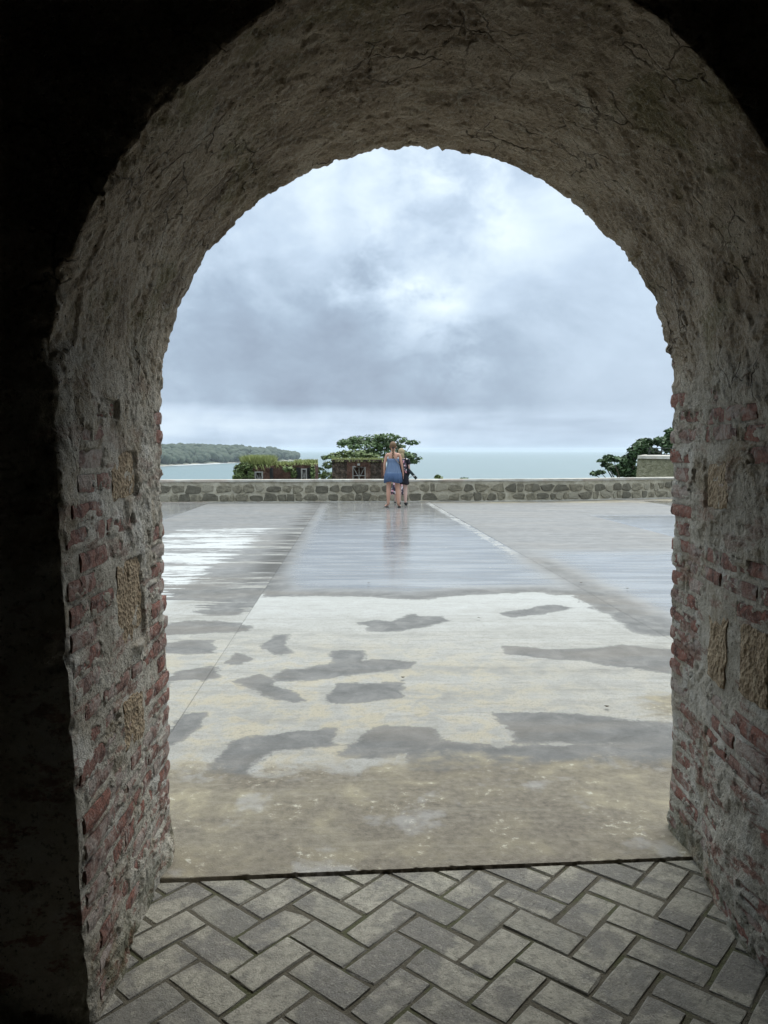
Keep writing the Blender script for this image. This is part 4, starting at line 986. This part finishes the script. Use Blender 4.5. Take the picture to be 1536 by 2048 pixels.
# woman seen from behind
wp = ground(786, 1016); woman = empty('person', (wp[0], wp[1], .024), 0.0, label='woman seen from behind in a strapless blue tiered dress with a long braid', cat='person')
k = person_body(woman, 1.68, M_SKIN, arms=[((-.165, -.01, 1.355), (-.222, -.01, 1.09), (-.225, .03, .86), (-.222, .05, .79)), ((.165, -.01, 1.355), (.225, -.02, 1.10), (.262, .04, .86), (.265, .06, .79))],
    legs=[((-.095, 0, .86), (-.115, .0, .50), (-.115, -.02, .36), (-.125, -.01, .075), (-.16, .06, .035), (-.21, .13, .022)), ((.095, 0, .86), (.115, .0, .50), (.12, -.02, .36), (.14, -.01, .075), (.165, .08, .035), (.19, .16, .022))], wide=1.08)
lathe_cloth('dress', woman, M_DEN, [(1.255, .160, .112, 0, 0, 0), (1.20, .160, .114, 0, 0, .1), (1.165, .150, .108, 0, 0, .3), (1.12, .150, .118, 0, 0, .5), (1.02, .178, .145, 0, 0, .7), (.92, .200, .165, 0, 0, .9),
    (.885, .205, .170, 0, 0, .9), (.88, .215, .178, 0, 0, 1.3), (.78, .225, .185, 0, 0, 1.5), (.645, .232, .190, 0, 0, 1.8)], 72, 13, .035)
MB().blob((0, .018, 1.60), (.088, .098, .098), 14, 10, lambda d: 1 if d.y < .45 or d.z > .3 else .78).build('hair', M_HAIR, woman, True)
hr = MB()
for i in range(15): z_ = 1.50 - i * .022; hr.blob((.008 * (-1) ** i, -.085 - .012 * math.sin(i * .25), z_), (.026 - .0008 * i, .02, .018), 8, 5)
hr.build('braid', M_HAIR, woman, True); MB().blob((0, -.075, 1.525), (.032, .03, .022), 10, 6).build('hair_tie', M_TIE, woman, True)
MB().tube([(-.02, -.085, 1.40), (.0, -.105, 1.33), (.05, -.115, 1.25), (.12, -.105, 1.17), (.165, -.06, 1.12)], .011, 6, flat=.5).build('strap', M_STR, woman, True)
for sx, fx, fy, rz_ in ((-1, -.165, .055, .45), (1, .17, .08, -.2)):
    MB().blob((0, 0, 0), (.05, .135, .011), 14, 6).build('sandal', M_SHOE, woman, True, loc=(fx, fy, .006), rot=(0, 0, rz_))
# fair-haired girl in black, right of the woman
gp = ground(805, 1013); girl = empty('person', (gp[0], gp[1] + .1, .024), 0.0, label='fair-haired person in black top and shorts standing right beside the woman', cat='person')
person_body(girl, 1.50, M_SKIN2, arms=[((-.155, 0, 1.35), (-.20, .02, 1.10), (-.16, .18, 1.0), (-.13, .24, .99)), ((.150, 0, 1.35), (.20, -.03, 1.12), (.17, .15, .99), (.15, .22, .97))],
    legs=[((-.085, 0, .86), (-.09, .0, .50), (-.09, -.02, .36), (-.09, -.01, .085), (-.10, .07, .04), (-.11, .14, .03)), ((.085, 0, .86), (.09, .0, .50), (.09, -.02, .36), (.09, -.01, .085), (.10, .07, .04), (.11, .14, .03))], wide=.92, head_turn=(-.04, .03))
kg = 1.50 / 1.68
lathe_cloth('top', girl, M_BLKC, [(1.40, .09, .075, 0, 0, 0), (1.36, .165, .095, 0, 0, 0), (1.27, .165, .112, 0, 0, 0), (1.1, .150, .110, 0, 0, .5), (.93, .165, .128, 0, 0, 1)], 32, 7, .02, kg)
for sx in (-1, 1): MB().tube([(sx * .135 * kg, 0, 1.37 * kg), (sx * .19 * kg, -.01, 1.22 * kg)], [.062, .06], 10, cap=False).build('sleeve', M_BLKC, girl, True)
lathe_cloth('shorts', girl, M_BLKC, [(.97, .155, .12, 0, 0, 0), (.85, .175, .14, 0, 0, .3), (.70, .195, .15, 0, 0, 1), (.63, .205, .155, 0, 0, 1.2)], 32, 6, .03, kg)
MB().blob((-.035 * kg, .05 * kg, 1.60 * kg), (.09, .098, .10), 14, 10, lambda d: 1 if d.y < .45 or d.z > .3 else .78).build('hair', M_BLOND, girl, True)
MB().blob((-.03 * kg, -.03 * kg, 1.47 * kg), (.075, .04, .10), 12, 8).build('ponytail', M_BLOND, girl, True)
MB().tube([(.02, -.13, 1.22), (.06, -.15, 1.08), (.075, -.15, .95), (.09, -.14, .86)], [.022, .03, .03, .02], 8, flat=.5).build('scarf', M_FLW, girl, True)
for sx in (-1, 1): MB().blob((sx * .095, .06, .045), (.052, .135, .05), 12, 8).build('shoe', M_SHOE, girl, True)
bag = empty('bag', (gp[0] + .15, gp[1] + .12, .90), label='black shoulder bag hanging at the right hip of the person in black', cat='bag')
MB().blob((0, 0, .02), (.06, .11, .13), 12, 8, lambda d: 1.0 if abs(d.z) < .6 else .92).build('pouch', M_BLKC, bag, True)
MB().tube([(0, -.1, .14), (-.05, -.09, .32), (-.08, -.02, .46), (-.05, .08, .32), (0, .1, .14)], .010, 6).build('strap', M_BLKC, bag, True)
# small child in front of the woman
cp = ground(795, 1009); child = empty('person', (cp[0], cp[1] + .15, .024), 0.0, label='small child in a white and pink floral dress, mostly hidden in front of the woman', cat='person')
person_body(child, 1.0, M_SKIN2, arms=[((-.15, 0, 1.35), (-.19, .03, 1.10), (-.17, .16, .98), (-.15, .22, .97)), ((.15, 0, 1.35), (.19, .03, 1.10), (.17, .16, .98), (.15, .22, .97))],
    legs=[((-.085, 0, .86), (-.09, .0, .50), (-.09, -.02, .36), (-.09, -.01, .085), (-.10, .07, .04), (-.11, .14, .03)), ((.085, 0, .86), (.09, .0, .50), (.09, -.02, .36), (.09, -.01, .085), (.10, .07, .04), (.11, .14, .03))], head_turn=(0, 0))
kc = 1 / 1.68
lathe_cloth('dress', child, M_FLW, [(1.40, .08, .07, 0, 0, 0), (1.36, .15, .09, 0, 0, 0), (1.2, .155, .115, 0, 0, 0), (1.0, .18, .15, 0, 0, .5), (.7, .27, .22, 0, 0, 1), (.42, .33, .27, 0, 0, 1.3)], 48, 9, .05, kc)
MB().blob((0, .01, .955), (.06, .066, .062), 14, 10, lambda d: 1 if d.y < .45 or d.z > .3 else .78).build('hair', M_BLOND, child, True)
for sx in (-1, 1): MB().blob((sx * .062, .04, .022), (.035, .075, .022), 12, 8).build('shoe', M_SHOE, child, True)

# dark slanted stand on the parapet top
a_, b_ = at(811, 932, 22.35), at(833, 959.5, 22.35)
st = empty('stand', (a_[0], 22.35, .655), label='dark folding stand with slanting leg and pale rod, standing on the parapet', cat='stand')
def rel(p): return (p[0] - a_[0], p[1] - 22.35, p[2] - .655)
M_STD = simple('dark_green_metal', (.015, .028, .028), .5)
MB().tube([rel(a_), (rel(b_)[0], 0, .012)], .042, 8).build('leg', M_STD, st, True)
MB().tube([rel(a_), (-.12, .08, .012)], .03, 8).build('leg', M_STD, st, True)
MB().tube([rel(at(817, 955, 22.3)), rel(at(831, 951, 22.3))], .014, 6).build('rod', simple('pale_metal', (.4, .42, .42), .4), st, True)
MB().tube([rel(at(812, 920, 22.35)), rel(at(817, 931, 22.35))], .018, 6).build('handle', M_STD, st, True)
MB().box(-.10, .10, -.05, .06, .0, .16).build('base', M_STD, st)
MB().tube([rel(at(812, 920, 22.35)), rel(a_)], .018, 6).build('post', M_STD, st, True)

# a few dead leaves blown on to the slabs
M_DL = simple('dead_leaf', (.05, .035, .02), .8)
for i, (u, v, lab) in enumerate([(737, 1171, 'on the wet middle lane beyond the dry concrete'), (957, 1242, 'on pale dry concrete between the two upper damp patches'), (1162, 1170, 'on the wet right lane near the joint'),
        (1255, 1182, 'on the wet right lane, rightmost of all'), (806, 1363, 'on dry concrete above the corner of the squarish damp patch'), (1213, 1422, 'above the large lower right damp area')]):
    x, y = ground(u, v); a = random.uniform(0, 6); s_ = .014
    V = [(math.cos(t) * s_ * (1.4 if k_ % 2 else .7), math.sin(t) * s_, .003 * (k_ % 3)) for k_, t in enumerate(np.linspace(0, 2 * math.pi, 7)[:-1])]
    o = obj('dead_leaf', mesh_np('dead_leaf', np.array(V + [(0, 0, .006)]), [(k_, (k_ + 1) % 6, 6) for k_ in range(6)]), M_DL, None, (x, y, .027), (0, 0, a))
    tag(o, 'tiny dark dead leaf ' + lab, 'leaf', 'dead leaves scattered on the terrace')
